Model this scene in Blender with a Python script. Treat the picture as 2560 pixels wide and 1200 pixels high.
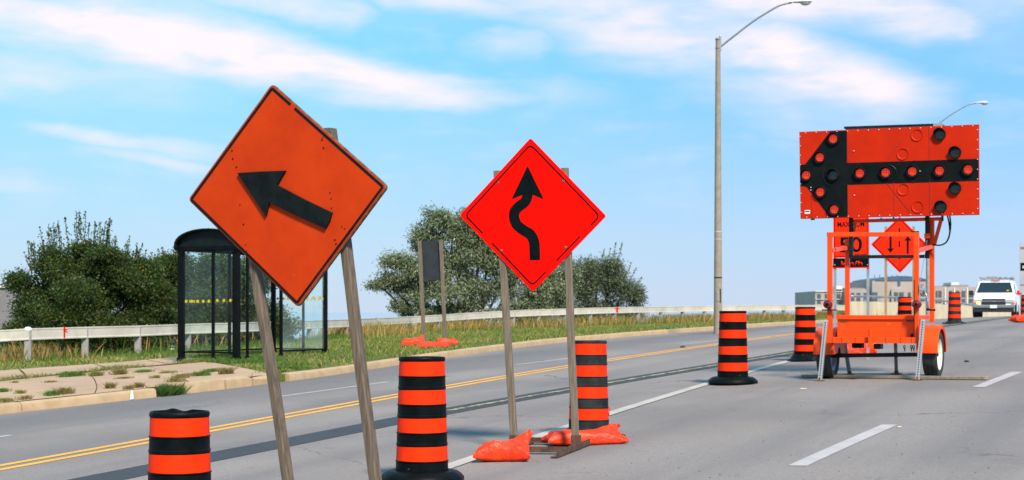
import bpy, bmesh, math, random
import numpy as np
from mathutils import Vector, Matrix, noise
random.seed(7); rng = np.random.default_rng(11)
R = math.radians
for o in list(bpy.data.objects): bpy.data.objects.remove(o)
scn = bpy.context.scene
COL = scn.collection

# ------------------------------------------------------------------ camera, light, exposure
F, XC, YH, HC = 3900.0, 1280.0, 780.0, 1.6          # focal length in photo pixels, centre, horizon row, eye height
cam_d = bpy.data.cameras.new('camera'); cam = bpy.data.objects.new('camera', cam_d); COL.objects.link(cam)
cam_d.sensor_width = 36.0; cam_d.lens = 36.0 * F / 2560.0
cam_d.shift_y = (YH - 600.0) / 2560.0
cam_d.clip_start = 0.1; cam_d.clip_end = 20000
cam.location = (0, 0, HC); cam.rotation_euler = (R(90), 0, 0)
cam_d.dof.use_dof = True; cam_d.dof.focus_distance = 12.0; cam_d.dof.aperture_fstop = 5.6
scn.camera = cam
scn.render.resolution_x, scn.render.resolution_y = 1024, 480
scn.view_settings.view_transform = 'Standard'; scn.view_settings.look = 'None'
scn.view_settings.exposure = 0.6; scn.view_settings.gamma = 1.0

SUN_EL, SUN_AZ = R(47), R(160)      # azimuth clockwise from +Y (the view direction): right and a little behind
sd = bpy.data.lights.new('sun', 'SUN'); sun = bpy.data.objects.new('sun', sd); COL.objects.link(sun)
sd.energy = 4.55; sd.angle = R(10); sd.color = (1.0, 0.90, 0.775)
sdir = Vector((math.sin(SUN_AZ) * math.cos(SUN_EL), math.cos(SUN_AZ) * math.cos(SUN_EL), math.sin(SUN_EL)))
sun.rotation_euler = (-sdir).to_track_quat('-Z', 'Y').to_euler()

world = bpy.data.worlds.new('World'); scn.world = world; world.use_nodes = True
wt = world.node_tree; wt.nodes.clear()
class NT:
    def __init__(s, t): s.t = t
    def n(s, typ, **kw):
        nd = s.t.nodes.new(typ)
        for k, v in kw.items(): setattr(nd, k, v)
        return nd
    def put(s, sock, v):
        if isinstance(v, bpy.types.NodeSocket): s.t.links.new(v, sock)
        elif v is not None: sock.default_value = v
    def m(s, op, a, b=None, c=None, clamp=False):
        nd = s.n('ShaderNodeMath', operation=op, use_clamp=clamp)
        s.put(nd.inputs[0], a); s.put(nd.inputs[1], b); s.put(nd.inputs[2], c)
        return nd.outputs[0]
    def v(s, op, a, b=None, scale=None):
        nd = s.n('ShaderNodeVectorMath', operation=op)
        s.put(nd.inputs[0], a)
        if b is not None: s.put(nd.inputs[1], b)
        if scale is not None: s.put(nd.inputs['Scale'], scale)
        return nd.outputs['Value'] if op in ('DOT_PRODUCT', 'LENGTH', 'DISTANCE') else nd.outputs[0]
    def mix(s, fac, a, b, blend='MIX'):
        nd = s.n('ShaderNodeMix', data_type='RGBA', blend_type=blend, clamp_factor=True)
        s.put(nd.inputs[0], fac); s.put(nd.inputs[6], a); s.put(nd.inputs[7], b)
        return nd.outputs[2]
    def noise(s, vec, scale, detail=4, rough=0.55, dist=0.0, out=0):
        nd = s.n('ShaderNodeTexNoise'); s.put(nd.inputs['Vector'], vec)
        nd.inputs['Scale'].default_value = scale; nd.inputs['Detail'].default_value = detail
        nd.inputs['Roughness'].default_value = rough; nd.inputs['Distortion'].default_value = dist
        return nd.outputs[out]
    def ramp(s, x, a, b, lo=0.0, hi=1.0, smooth=True):
        nd = s.n('ShaderNodeMapRange', interpolation_type='SMOOTHSTEP' if smooth else 'LINEAR')
        s.put(nd.inputs[0], x)
        for i, q in enumerate((a, b, lo, hi)): s.put(nd.inputs[i + 1], q)
        return nd.outputs[0]
    def xyz(s, x, y, z=0.0):
        nd = s.n('ShaderNodeCombineXYZ'); s.put(nd.inputs[0], x); s.put(nd.inputs[1], y); s.put(nd.inputs[2], z)
        return nd.outputs[0]
    def sep(s, v):
        nd = s.n('ShaderNodeSeparateXYZ'); s.put(nd.inputs[0], v); return nd.outputs
w = NT(wt)
sky = w.n('ShaderNodeTexSky', sky_type='NISHITA')
sky.sun_disc = False; sky.sun_elevation = SUN_EL; sky.sun_rotation = SUN_AZ
sky.altitude = 100; sky.air_density = 1.0; sky.dust_density = 1.2; sky.ozone_density = 1.6
gen = w.n('ShaderNodeTexCoord').outputs['Generated']
dx, dy, dz = w.sep(gen)
az = w.m('DEGREES' if False else 'MULTIPLY', w.m('ARCTAN2', dx, dy), 57.29578)       # degrees right of +Y
el = w.m('MULTIPLY', w.m('ARCSINE', dz), 57.29578)                                   # degrees above the horizon
P2 = w.xyz(az, el, 0.0)
# wispy cirrus: the bands run gently downward to the right, broken up by stretched noise
tilt = w.n('ShaderNodeMapping'); w.put(tilt.inputs['Vector'], P2); tilt.inputs['Rotation'].default_value = (0, 0, R(11)); tilt.inputs['Scale'].default_value = (0.30, 1.25, 1)
warpn = w.noise(tilt.outputs[0], 0.55, 4, 0.55, out=1)
warp = w.v('SCALE', w.v('SUBTRACT', warpn, (0.5, 0.5, 0.5)), scale=1.5)
wsx, wsy, wsz = w.sep(warp)
PW = w.v('ADD', P2, w.xyz(w.m('MULTIPLY', wsx, 1.7), wsy, 0.0))
streak = w.noise(tilt.outputs[0], 1.1, 5, 0.52, 0.3)
puff = w.noise(P2, 0.35, 5, 0.5, 0.3)
def deg(x, y): return (math.degrees(math.atan((x - XC) / F)), math.degrees(math.atan((YH - y) / F)) * 0.985)
# each cloud is a chain of (x, y, half width, strength), tapering to nothing at its ends
CLOUDS = [
    [(-500, 20, 60, .8), (0, 60, 62, 1.0), (330, 95, 72, 1.05), (620, 140, 66, 1.1), (860, 185, 50, 1.05), (1080, 216, 36, .9), (1220, 232, 26, .5), (1440, 236, 12, 0)],
    [(-100, 10, 30, .2), (200, 25, 60, .5), (500, 60, 60, .45), (760, 100, 40, 0)],
    [(-300, 175, 40, .3), (100, 195, 70, .42), (420, 205, 55, .35), (640, 225, 22, 0)], [(-200, 232, 24, .6), (120, 236, 24, .5), (320, 242, 10, 0)],
    [(20, 318, 8, 0), (140, 332, 18, .5), (280, 358, 20, .5), (430, 375, 20, .45), (600, 388, 12, .1)], [(150, 378, 10, 0), (330, 400, 18, .42), (470, 415, 16, .4), (600, 428, 8, 0)], [(-200, 462, 22, .4), (60, 466, 18, .3), (200, 474, 8, 0)],
    [(540, 0, 20, .3), (720, 12, 38, .6), (880, 30, 40, .75), (960, 44, 16, 0)], [(980, -40, 50, .8), (1150, -5, 40, .7), (1330, 25, 30, .3)], [(1120, 112, 14, 0), (1240, 108, 38, .5), (1330, 102, 36, .5), (1420, 106, 12, 0)],
    [(1280, -20, 60, .5), (1460, 30, 80, .75), (1700, 70, 85, .8), (1880, 100, 80, .9), (1990, 160, 75, .95), (2110, 215, 75, 1.0), (2250, 248, 55, .85), (2420, 262, 24, 0)],
    [(1640, -40, 60, .7), (1900, 0, 70, .8), (2120, 15, 60, .85), (2290, 50, 60, .9), (2400, 80, 40, .6), (2500, 95, 14, 0)], [(1620, 215, 20, 0), (1800, 200, 50, .4), (1960, 240, 50, .45), (2120, 270, 40, .6), (2250, 300, 22, 0)],
    [(1820, 290, 14, 0), (2000, 296, 36, .35), (2180, 306, 32, .3), (2300, 316, 12, 0)], [(1270, 210, 16, 0), (1400, 222, 40, .3), (1560, 240, 24, 0)],
    [(-900, -150, 200, .8), (500, -190, 160, .6), (1300, -260, 200, .7), (3200, -150, 260, .7)]]
dens = None
for chain in CLOUDS:
    for (xa, ya, wa, sa), (xb, yb, wb, sb) in zip(chain[:-1], chain[1:]):
        a2, b2 = deg(xa, ya), deg(xb, yb); ba = (b2[0] - a2[0], b2[1] - a2[1], 0); L2 = ba[0] ** 2 + ba[1] ** 2
        pa = w.v('SUBTRACT', PW, (a2[0], a2[1], 0))
        h = w.m('DIVIDE', w.v('DOT_PRODUCT', pa, ba), L2, clamp=True)
        dist = w.v('LENGTH', w.v('SUBTRACT', pa, w.v('SCALE', ba, scale=h)))
        hw_ = w.m('MULTIPLY_ADD', h, (wb - wa) / F * 57.3 * 1.75, wa / F * 57.3 * 1.75)
        val = w.m('MULTIPLY', w.ramp(w.m('DIVIDE', dist, hw_), 1.0, 0.05, 0.0, 1.0), w.m('MULTIPLY_ADD', h, sb - sa, sa))
        dens = val if dens is None else w.m('MAXIMUM', dens, val)
tex = w.m('ADD', w.m('MULTIPLY', streak, 0.75), w.m('MULTIPLY', puff, 0.45))
cl = w.m('MULTIPLY', dens, w.ramp(tex, 0.32, 0.80, 0.50, 1.18))
allover = w.ramp(w.m('ADD', w.m('MULTIPLY', streak, .6), w.m('MULTIPLY', puff, .5)), 0.50, 0.85, 0.0, 0.24)
cl = w.m('MAXIMUM', cl, allover)
cl = w.m('MULTIPLY', cl, w.ramp(el, 1.5, 5.5, 0.0, 0.97), clamp=True)
SKY_STR = 0.06
base = w.v('SCALE', sky.outputs[0], scale=SKY_STR)
hz = w.ramp(el, -1.0, 9.5, 1.0, 0.0, smooth=False)
zen = w.mix(w.ramp(az, -16, 16), (0.20, 0.555, 0.78, 1), (0.14, 0.445, 0.80, 1))
base = w.mix(0.82, base, w.mix(w.m('POWER', hz, 1.25), zen, (0.485, 0.545, 0.65, 1)))     # humid summer air: pale, lavender towards the horizon
skycol = w.mix(cl, base, (0.70, 0.628, 0.672, 1))
bg = w.n('ShaderNodeBackground'); w.put(bg.inputs[0], skycol); bg.inputs[1].default_value = 1.0
w.put(w.n('ShaderNodeOutputWorld').inputs[0], bg.outputs[0])

# ------------------------------------------------------------------ the lie of the land
TH = R(25.2)                                            # the road runs 25 degrees to the right of the view
U = np.array((math.sin(TH), math.cos(TH))); NL = np.array((-math.cos(TH), math.sin(TH)))   # along, and to the left
def G(X, Y): return np.maximum(-0.16106 + 0.035104 * Y + 0.036587 * X - 0.00034639 * Y * Y, -6.0)      # road surface: climbs to a bridge and crests
def lift(x, y, off=0.0):
    "the point of the surface G + off that shows at photo pixel x, y"
    Y = 3.0; h = lambda Y: HC - (y - YH) * Y / F - float(G((x - XC) * Y / F, Y)) - off
    while h(Y) > 0 and Y < 160: Y += 0.25
    a, b = Y - .25, Y
    for _ in range(30):
        m = (a + b) / 2
        if h(m) > 0: a = m
        else: b = m
    return np.array(((x - XC) * a / F, a))
def pw(x, y, Y): return Vector(((x - XC) * Y / F, Y, HC - (y - YH) * Y / F))
def pq(P): return np.array((P @ U, P @ NL))
def xy(p, q): return p * U + q * NL
kp = np.array([pq(lift(*c)) for c in ((0, 1035), (200, 1014), (400, 993), (560, 973), (720, 955), (900, 928), (1160, 888), (1400, 857))])
KQ = float(np.mean(kp[-3:, 1]))
_kp = np.concatenate([[-200, kp[0, 0] - 12], kp[:, 0], [kp[-1, 0] + 14, 400]])
_kq = np.concatenate([[kp[0, 1], kp[0, 1]], kp[:, 1], [KQ, KQ]])
def qk(p):                                              # kerb line, lightly smoothed
    return (np.interp(p - 1.5, _kp, _kq) + np.interp(p, _kp, _kq) * 2 + np.interp(p + 1.5, _kp, _kq)) / 4
RAIL = [(-150, 835, 832, 107), (70, 821, 901, 107), (213, 817, 892, 103), (345, 814, 885, 99), (470, 809.5, 876, 94), (580, 806.5, 868, 91), (678, 804, 865, 85), (774, 800.5, 861, 80), (864, 797.5, 852, 75), (938, 794.5, 847, 70), (1023, 791, 842, 66),
        (1095, 787, 834, 64), (1163, 782.5, 828, 62), (1225, 779, 825, 61), (1283, 776, 821, 60), (1346, 773.5, 817, 59), (1412, 771.5, 812, 58), (1476, 769.5, 812, 57), (1536, 768, 810, 56), (1595, 767, 808, 55),
        (1652, 766.5, 806, 54), (1706, 765.5, 801, 53), (1761, 764.5, 802, 52.5), (1836, 763.5, 799, 52), (1911, 762.5, 796, 51), (1959, 762.5, 795, 50.5), (2010, 762.5, 795, 50), (2075, 762.5, 795, 49.5), (2118, 763, 795, 49)]
rail_top = [pw(x, yt, F / s) for x, yt, yb, s in RAIL]
rp = np.array([pq(np.array((v.x, v.y))) for v in rail_top])
def wg(p): return np.interp(p, rp[:, 0], rp[:, 1]) - qk(p)       # guardrail's distance behind the kerb
ROADW = 17.3
def T(p, q):
    "height of the ground sheet"
    P = p[..., None] * U + q[..., None] * NL
    X, Y = P[..., 0], P[..., 1]; wv = q - qk(p); g = G(X, Y)
    z = np.where(wv < 0.092, g - 0.06, g + 0.125 + 0.007 * np.clip(wv, 0, 10))
    z = np.where(wv < -ROADW, g + 0.11, z)
    over = np.clip(wv - wg(p) - 1.2, 0, None)
    z = z - 0.42 * np.where(wv > 0, over, 0) - 0.3 * np.clip(-wv - ROADW - 6, 0, None)
    return np.maximum(z, -6.0)
def Tz(X, Y):
    P = np.array((X, Y)); a = pq(P)
    return float(T(np.array([a[0]]), np.array([a[1]]))[0])
def verge(x, y):
    "ground point of the verge at photo pixel x, y"
    Y = 5.0; h = lambda Y: HC - (y - YH) * Y / F - Tz((x - XC) * Y / F, Y)
    while h(Y) > 0 and Y < 160: Y += 0.25
    a, b = Y - .25, Y
    for _ in range(25):
        m = (a + b) / 2
        if h(m) > 0: a = m
        else: b = m
    return Vector(((x - XC) * a / F, a, HC - (y - YH) * a / F))

# ------------------------------------------------------------------ helpers: objects
def tag(o, label=None, cat=None, group=None, kind=None):
    if label: o['label'] = label
    if cat: o['category'] = cat
    if group: o['group'] = group
    if kind: o['kind'] = kind
    return o
def empty(name, loc, yaw=0.0):
    o = bpy.data.objects.new(name, None); COL.objects.link(o); o.location = loc; o.rotation_euler = (0, 0, yaw); o.empty_display_size = 0.2
    return o
def mesh_obj(name, verts, faces, mat, parent=None, smooth=False, bevel=0.0, attr=None):
    me = bpy.data.meshes.new(name); me.from_pydata([tuple(v) for v in verts], [], faces); me.update()
    if mat: me.materials.append(mat)
    if smooth: me.shade_smooth()
    if smooth == 'auto':
        me.set_sharp_from_angle(angle=R(38))
    o = bpy.data.objects.new(name, me); COL.objects.link(o)
    if parent: o.parent = parent
    if bevel:
        b = o.modifiers.new('bevel', 'BEVEL'); b.width = bevel; b.segments = 2; b.limit_method = 'ANGLE'; b.angle_limit = R(40)
    return o
def copy_tree(o, parent=None):
    c = o.copy(); COL.objects.link(c)
    if parent: c.parent = parent
    for ch in list(o.children): copy_tree(ch, c)
    return c
class MB:
    def __init__(s): s.v = []; s.f = []
    def add(s, vs, fs):
        k = len(s.v); s.v += [Vector(q) for q in vs]; s.f += [tuple(i + k for i in f) for f in fs]; return s
    def box(s, c, d, M=None):
        x, y, z = (q / 2 for q in d)
        vs = [Vector((sx * x, sy * y, sz * z)) for sz in (-1, 1) for sy in (-1, 1) for sx in (-1, 1)]
        if M is not None: vs = [M @ q for q in vs]
        return s.add([q + Vector(c) for q in vs], [(0, 2, 3, 1), (4, 5, 7, 6), (0, 1, 5, 4), (2, 6, 7, 3), (0, 4, 6, 2), (1, 3, 7, 5)])
    def bb(s, a, b): return s.box([(i + j) / 2 for i, j in zip(a, b)], [abs(i - j) for i, j in zip(a, b)])
    def bar(s, a, b, wx, wy, up=(0, 1, 0)):
        "rectangular bar from a to b; wy is measured along up"
        a, b = Vector(a), Vector(b); d = (b - a).normalized(); up = Vector(up); x = d.cross(up).normalized(); y = x.cross(d).normalized()
        vs = [p + x * (i * wx / 2) + y * (j * wy / 2) for p in (a, b) for i, j in ((-1, -1), (1, -1), (1, 1), (-1, 1))]
        return s.add(vs, [(3, 2, 1, 0), (4, 5, 6, 7), (0, 1, 5, 4), (1, 2, 6, 5), (2, 3, 7, 6), (3, 0, 4, 7)])
    def tube(s, pts, r, n=12, cap=True):
        pts = [Vector(p) for p in pts]; rs = r if isinstance(r, (list, tuple)) else [r] * len(pts); rings = []; ref = None
        for i, p in enumerate(pts):
            d = (pts[min(i + 1, len(pts) - 1)] - pts[max(i - 1, 0)]).normalized()
            if ref is None: ref = d.orthogonal().normalized()
            x = (ref - d * ref.dot(d)).normalized(); y = d.cross(x); ref = x
            rings.append([p + (x * math.cos(6.28318 * k / n) + y * math.sin(6.28318 * k / n)) * rs[i] for k in range(n)])
        k0 = len(s.v); s.v += [q for rg in rings for q in rg]
        for i in range(len(rings) - 1):
            for k in range(n):
                s.f.append((k0 + i * n + k, k0 + i * n + (k + 1) % n, k0 + (i + 1) * n + (k + 1) % n, k0 + (i + 1) * n + k))
        if cap: s.f.append(tuple(k0 + k for k in reversed(range(n)))); s.f.append(tuple(k0 + (len(rings) - 1) * n + k for k in range(n)))
        return s
    def lathe(s, prof, n=40, c=(0, 0, 0), wob=0.0, seed=0, axis='z'):
        "prof: (radius, height) list"
        k0 = len(s.v); c = Vector(c)
        for i, (r, z) in enumerate(prof):
            for k in range(n):
                a = 6.283185 * k / n; rr = r * (1 + wob * noise.noise(Vector((math.cos(a) * 1.3 + seed, math.sin(a) * 1.3, z * 1.5))))
                q = Vector((rr * math.cos(a), rr * math.sin(a), z))
                if axis == 'x': q = Vector((q.z, q.x, q.y))
                if axis == 'y': q = Vector((q.x, q.z, -q.y))
                s.v.append(c + q)
        for i in range(len(prof) - 1):
            for k in range(n):
                s.f.append((k0 + i * n + k, k0 + i * n + (k + 1) % n, k0 + (i + 1) * n + (k + 1) % n, k0 + (i + 1) * n + k))
        return s
    def prism(s, pts, off):
        "flat polygon pts (3-D) extruded by off"
        n = len(pts); off = Vector(off); pts = [Vector(p) for p in pts]
        return s.add(pts + [p + off for p in pts], [tuple(reversed(range(n))), tuple(range(n, 2 * n))] + [(i, (i + 1) % n, n + (i + 1) % n, n + i) for i in range(n)])
    def build(s, name, mat, parent=None, smooth=False, bevel=0.0):
        o = mesh_obj(name, s.v, s.f, mat, parent, smooth, bevel)
        if not smooth or smooth == 'auto':
            bm = bmesh.new(); bm.from_mesh(o.data); bmesh.ops.recalc_face_normals(bm, faces=bm.faces); bm.to_mesh(o.data); bm.free()
        return o
class Fr:
    "a thing's own frame: x to the right along its face, y away behind it, z up"
    def __init__(s, O, yaw): s.O = Vector(O); s.yaw = yaw; s.e = Vector((math.cos(yaw), math.sin(yaw))); s.u = Vector((-math.sin(yaw), math.cos(yaw)))
    def at(s, x, y, v=0.0):
        t = (x - XC) / F
        a = (t * (s.O.y + v * s.u.y) - s.O.x - v * s.u.x) / (s.e.x - t * s.e.y)
        Y = s.O.y + a * s.e.y + v * s.u.y
        return Vector((a, v, HC - (y - YH) * Y / F - s.O.z))
    def empty(s, name): return empty(name, s.O, s.yaw)
def spline(pts, per=8):
    pts = [Vector(p) for p in pts]; out = []
    for i in range(len(pts) - 1):
        p0, p1, p2, p3 = pts[max(i - 1, 0)], pts[i], pts[i + 1], pts[min(i + 2, len(pts) - 1)]
        for k in range(per):
            t = k / per
            out.append(0.5 * ((2 * p1) + (p2 - p0) * t + (2 * p0 - 5 * p1 + 4 * p2 - p3) * t * t + (3 * p1 - p0 - 3 * p2 + p3) * t ** 3))
    return out + [pts[-1]]

# ------------------------------------------------------------------ materials
MATS = {}
def mat(name, c1, c2=None, rough=0.6, scale=6.0, detail=5, lo=0.35, hi=0.65, bump=0.0, bscale=60, metal=0.0, spec=0.5, stretch=None, spots=None, coat=0.0, emit=None, estr=1.0):
    "noise-mottled surface; spots = (colour, scale, threshold)"
    if name in MATS: return MATS[name]
    m = bpy.data.materials.new(name); m.use_nodes = True; t = NT(m.node_tree); b = m.node_tree.nodes['Principled BSDF']
    co = t.n('ShaderNodeTexCoord').outputs['Object']
    if stretch:
        mp = t.n('ShaderNodeMapping'); t.put(mp.inputs[0], co); mp.inputs['Scale'].default_value = stretch; co = mp.outputs[0]
    c1 = tuple(c1) + (1,); col = None
    if c2 is not None:
        col = t.mix(t.ramp(t.noise(co, scale, detail, 0.6), lo, hi), c1, tuple(c2) + (1,))
    if spots:
        for sc_, ssc, th in (spots if isinstance(spots, list) else [spots]):
            col = t.mix(t.ramp(t.noise(co, ssc, 3, 0.6), th, th + 0.04), col if col else c1, tuple(sc_) + (1,))
    if col: t.put(b.inputs['Base Color'], col)
    else: b.inputs['Base Color'].default_value = c1
    b.inputs['Roughness'].default_value = rough; b.inputs['Metallic'].default_value = metal; b.inputs['Specular IOR Level'].default_value = spec
    b.inputs['Coat Weight'].default_value = coat
    if bump:
        bp = t.n('ShaderNodeBump'); bp.inputs['Strength'].default_value = 1.0; bp.inputs['Distance'].default_value = bump
        t.put(bp.inputs['Height'], t.noise(co, bscale, 4, 0.6)); t.put(b.inputs['Normal'], bp.outputs[0])
    if emit: b.inputs['Emission Color'].default_value = tuple(emit) + (1,); b.inputs['Emission Strength'].default_value = estr
    MATS[name] = m; return m
def leafmat(name, trans=0.35, rough=0.55):
    if name in MATS: return MATS[name]
    m = bpy.data.materials.new(name); m.use_nodes = True; t = NT(m.node_tree); b = m.node_tree.nodes['Principled BSDF']; out = m.node_tree.nodes['Material Output']
    at = t.n('ShaderNodeAttribute'); at.attribute_name = 'tint'
    t.put(b.inputs['Base Color'], at.outputs['Color']); b.inputs['Roughness'].default_value = rough; b.inputs['Specular IOR Level'].default_value = 0.3
    tr = t.n('ShaderNodeBsdfTranslucent'); t.put(tr.inputs[0], t.mix(0.5, at.outputs['Color'], (0.25, 0.3, 0.03, 1), 'MIX'))
    mx = t.n('ShaderNodeMixShader'); mx.inputs[0].default_value = trans
    t.put(mx.inputs[1], b.outputs[0]); t.put(mx.inputs[2], tr.outputs[0]); t.put(out.inputs[0], mx.outputs[0])
    MATS[name] = m; return m

M_ORANGE = mat('drum_orange_sheeting', (0.90, 0.032, 0.001), (0.80, 0.025, 0.001), 0.55, 9, 4, .3, .75, spec=.12, spots=[((0.35, .030, .010), 17, .70), ((.55, .10, .04), 7, .735), ((.12, .03, .015), 40, .745)])
M_BLACK = mat('drum_black_rubber', (0.0018, 0.0034, 0.0038), (0.0045, 0.0065, 0.007), 0.45, 7, spec=.06, spots=[((.05, .05, .048), 11, .68), ((.09, .085, .08), 30, .75)], bump=.0015, bscale=25)
M_BLACKD = mat('dusty_black_rubber', (0.010, 0.014, 0.016), (0.026, 0.030, 0.031), 0.6, 5, spec=.1, bump=.002, bscale=20)
M_TRAIL = mat('orange_enamel', (0.86, 0.068, 0.003), (0.76, 0.054, 0.002), 0.38, 3, 5, .3, .7, spec=.25, coat=.08, spots=[((0.22, .05, .018), 9, .70), ((.10, .045, .025), 30, .72), ((.62, .12, .03), 4, .69)])
M_BOARD = mat('board_orange_panel', (0.54, 0.019, 0.0008), (0.46, 0.0145, 0.0008), 0.55, 2.5, 5, .3, .7, spec=.12)
M_BKPAINT = mat('matt_black_paint', (0.003, 0.0055, 0.0062), (0.006, 0.0085, 0.0095), 0.6, 4, spec=.08)
M_STEELBK = mat('black_steel', (0.005, 0.007, 0.009), (0.012, 0.014, 0.015), 0.45, 8, spec=.25)
M_GALV = mat('galvanised_steel', (0.42, 0.44, 0.46), (0.30, 0.32, 0.34), 0.42, 10, metal=.75)
M_GREYSTEEL = mat('grey_painted_steel', (0.22, 0.23, 0.24), (0.30, 0.31, 0.31), 0.5, 6)
M_RUST = mat('rusty_steel', (0.10, 0.045, 0.022), (0.20, 0.085, 0.035), 0.8, 14, bump=.002, bscale=40)
M_DKRUST = mat('dark_rusty_steel', (0.045, 0.028, 0.020), (0.12, 0.055, 0.03), 0.75, 12, bump=.002, bscale=40)
M_WOOD = mat('weathered_post_wood', (0.150, 0.108, 0.072), (0.062, 0.044, 0.029), 0.8, 4, 7, .3, .72, bump=.004, bscale=6, stretch=(14, 14, 1.0), spots=[((0.30, .24, .18), 2.2, .70)])
M_WOODL = mat('pale_post_wood', (0.200, 0.152, 0.108), (0.10, 0.075, 0.053), 0.8, 4, 7, .3, .72, bump=.003, bscale=6, stretch=(14, 14, 1.0))
M_LUMBER = mat('flat_lumber', (0.30, 0.24, 0.17), (0.20, 0.16, 0.11), 0.85, 3, 6, bump=.003, bscale=6, stretch=(1.0, 12, 12))
M_SIGN1 = mat('weathered_orange_plywood', (0.54, 0.040, 0.002), (0.43, 0.028, 0.002), 0.6, 3.2, 6, .3, .75, spec=.12, spots=[((0.13, .030, .01), 26, .72), ((0.70, .15, .06), 21, .74)])
M_SIGNEDGE = mat('raw_plywood_edge', (0.20, 0.09, 0.045), (0.05, 0.03, 0.02), 0.85, 22)
M_SIGN2 = mat('fluorescent_red_orange', (1.0, 0.0035, 0.0008), (0.95, 0.003, 0.0008), 0.6, 2, spec=.04)
M_SIGN3 = mat('orange_sign_sheeting', (0.86, 0.022, 0.002), (0.78, 0.018, 0.0015), 0.55, 3, spec=.1)
M_INK = mat('sign_black', (0.0025, 0.0042, 0.0048), (0.007, 0.0095, 0.0105), 0.6, 9, spec=.12, spots=[((0.10, .055, .03), 24, .76)])
M_INK2 = mat('sign_black_clean', (0.002, 0.004, 0.0048), (0.004, 0.0065, 0.0072), 0.6, 9, spec=.06)
M_DKPANEL = mat('dark_grey_panel', (0.022, 0.025, 0.030), (0.032, 0.036, 0.042), 0.6, 3, spec=.3)
M_BAG = mat('orange_red_sandbag_vinyl', (0.80, 0.046, 0.004), (0.60, 0.027, 0.003), 0.45, 6, bump=.016, bscale=13, spec=.3)
M_WHITE = mat('white_van_paint', (0.80, 0.80, 0.82), (0.76, 0.76, 0.78), 0.3, 2, coat=.4)
M_TYRE = mat('tyre_rubber', (0.012, 0.014, 0.015), (0.03, 0.032, 0.033), 0.75, 12, bump=.004, bscale=40)
M_RIM = mat('cream_wheel_rim', (0.78, 0.70, 0.52), (0.65, 0.57, 0.42), 0.5, 8)
M_RED = mat('dark_red_lens', (0.16, 0.004, 0.006), (0.09, 0.003, 0.004), 0.2, 30, spec=.6)
M_CONC_POLE = mat('concrete_pole', (0.285, 0.235, 0.18), (0.235, 0.19, 0.145), 0.85, 7, 6, bump=.002, bscale=60, spots=[((0.16, .10, .06), 5, .745)])
M_ALU = mat('dull_aluminium', (0.33, 0.34, 0.34), (0.26, 0.27, 0.27), 0.45, 8, metal=.5)
M_LAMPGLASS = mat('lamp_lens', (0.55, 0.55, 0.52), None, 0.15, spec=.6)
M_LAMPHEAD = mat('luminaire_shell', (0.52, 0.52, 0.53), (0.42, 0.42, 0.43), 0.5, 9)
M_RAILC = mat('weathered_white_rail', (0.52, 0.475, 0.40), (0.40, 0.36, 0.30), 0.7, 2.2, 6, .3, .75, spots=[((0.30, .25, .19), 3.5, .72)])
M_RPOST = mat('grey_rail_post', (0.30, 0.28, 0.255), (0.21, 0.195, 0.175), 0.8, 6, stretch=(8, 8, 1))
M_SHELT = mat('black_shelter_frame', (0.0022, 0.0032, 0.0036), (0.004, 0.005, 0.0055), 0.5, 6, spec=.1)
M_SHROOF = mat('dark_shelter_roof', (0.004, 0.0075, 0.008), (0.008, 0.0115, 0.012), 0.45, 4, spec=.15)
M_YDOT = mat('yellow_dot', (0.52, 0.38, 0.01), None, 0.5)
M_CONCB = mat('cream_concrete_barrier', (0.62, 0.52, 0.35), (0.52, 0.43, 0.29), 0.85, 1.5, 5, stretch=(1, 1, .5), spots=[((0.36, .29, .20), 3, .72)])
M_BARK = mat('tree_bark', (0.07, 0.055, 0.04), (0.03, 0.025, 0.02), 0.9, 9, bump=.01, bscale=12, stretch=(6, 6, 1))
M_BWALL = mat('pink_grey_facade', (0.37, 0.305, 0.275), (0.33, 0.27, 0.245), 0.85, .3)
M_BWIN = mat('dark_blue_glazing', (0.075, 0.09, 0.115), None, 0.15)  # distance haze is mixed into this lifted window colour
M_BROOF = mat('blue_metal_roof', (0.045, 0.085, 0.15), (0.06, 0.10, 0.17), 0.45, .4)
M_BGREY = mat('grey_roof_plant', (0.20, 0.20, 0.21), None, 0.7)
M_BWHITE = mat('pale_penthouse', (0.62, 0.57, 0.50), None, 0.8)
def glassmat(name, tint, alpha):
    if name in MATS: return MATS[name]
    m = bpy.data.materials.new(name); m.use_nodes = True; t = NT(m.node_tree); out = m.node_tree.nodes['Material Output']
    tr = t.n('ShaderNodeBsdfTransparent'); tr.inputs[0].default_value = tint
    gl = t.n('ShaderNodeBsdfGlossy'); gl.inputs['Roughness'].default_value = 0.04
    df = t.n('ShaderNodeBsdfDiffuse'); df.inputs[0].default_value = (0.62, 0.78, 0.80, 1)
    co = t.n('ShaderNodeTexCoord').outputs['Object']
    fr = t.n('ShaderNodeLayerWeight'); fr.inputs[0].default_value = .5
    m1 = t.n('ShaderNodeMixShader'); t.put(m1.inputs[0], t.m('MULTIPLY_ADD', t.m('POWER', fr.outputs['Facing'], 4.0), .35, .012)); t.put(m1.inputs[1], tr.outputs[0]); t.put(m1.inputs[2], gl.outputs[0])
    m2 = t.n('ShaderNodeMixShader'); t.put(m2.inputs[0], t.ramp(t.noise(co, 1.6, 5, .6), .3, .75, alpha * .4, alpha * 1.5)); t.put(m2.inputs[1], m1.outputs[0]); t.put(m2.inputs[2], df.outputs[0])
    t.put(out.inputs[0], m2.outputs[0]); MATS[name] = m; return m
M_GLASS2 = glassmat('pale_backlit_glass', (0.95, 0.988, 0.985, 1), 0.05)  # larger diffuse share paints in the paleness of light from behind
M_GLASS = glassmat('dusty_shelter_glass', (0.955, 0.988, 0.982, 1), 0.0065)

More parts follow.
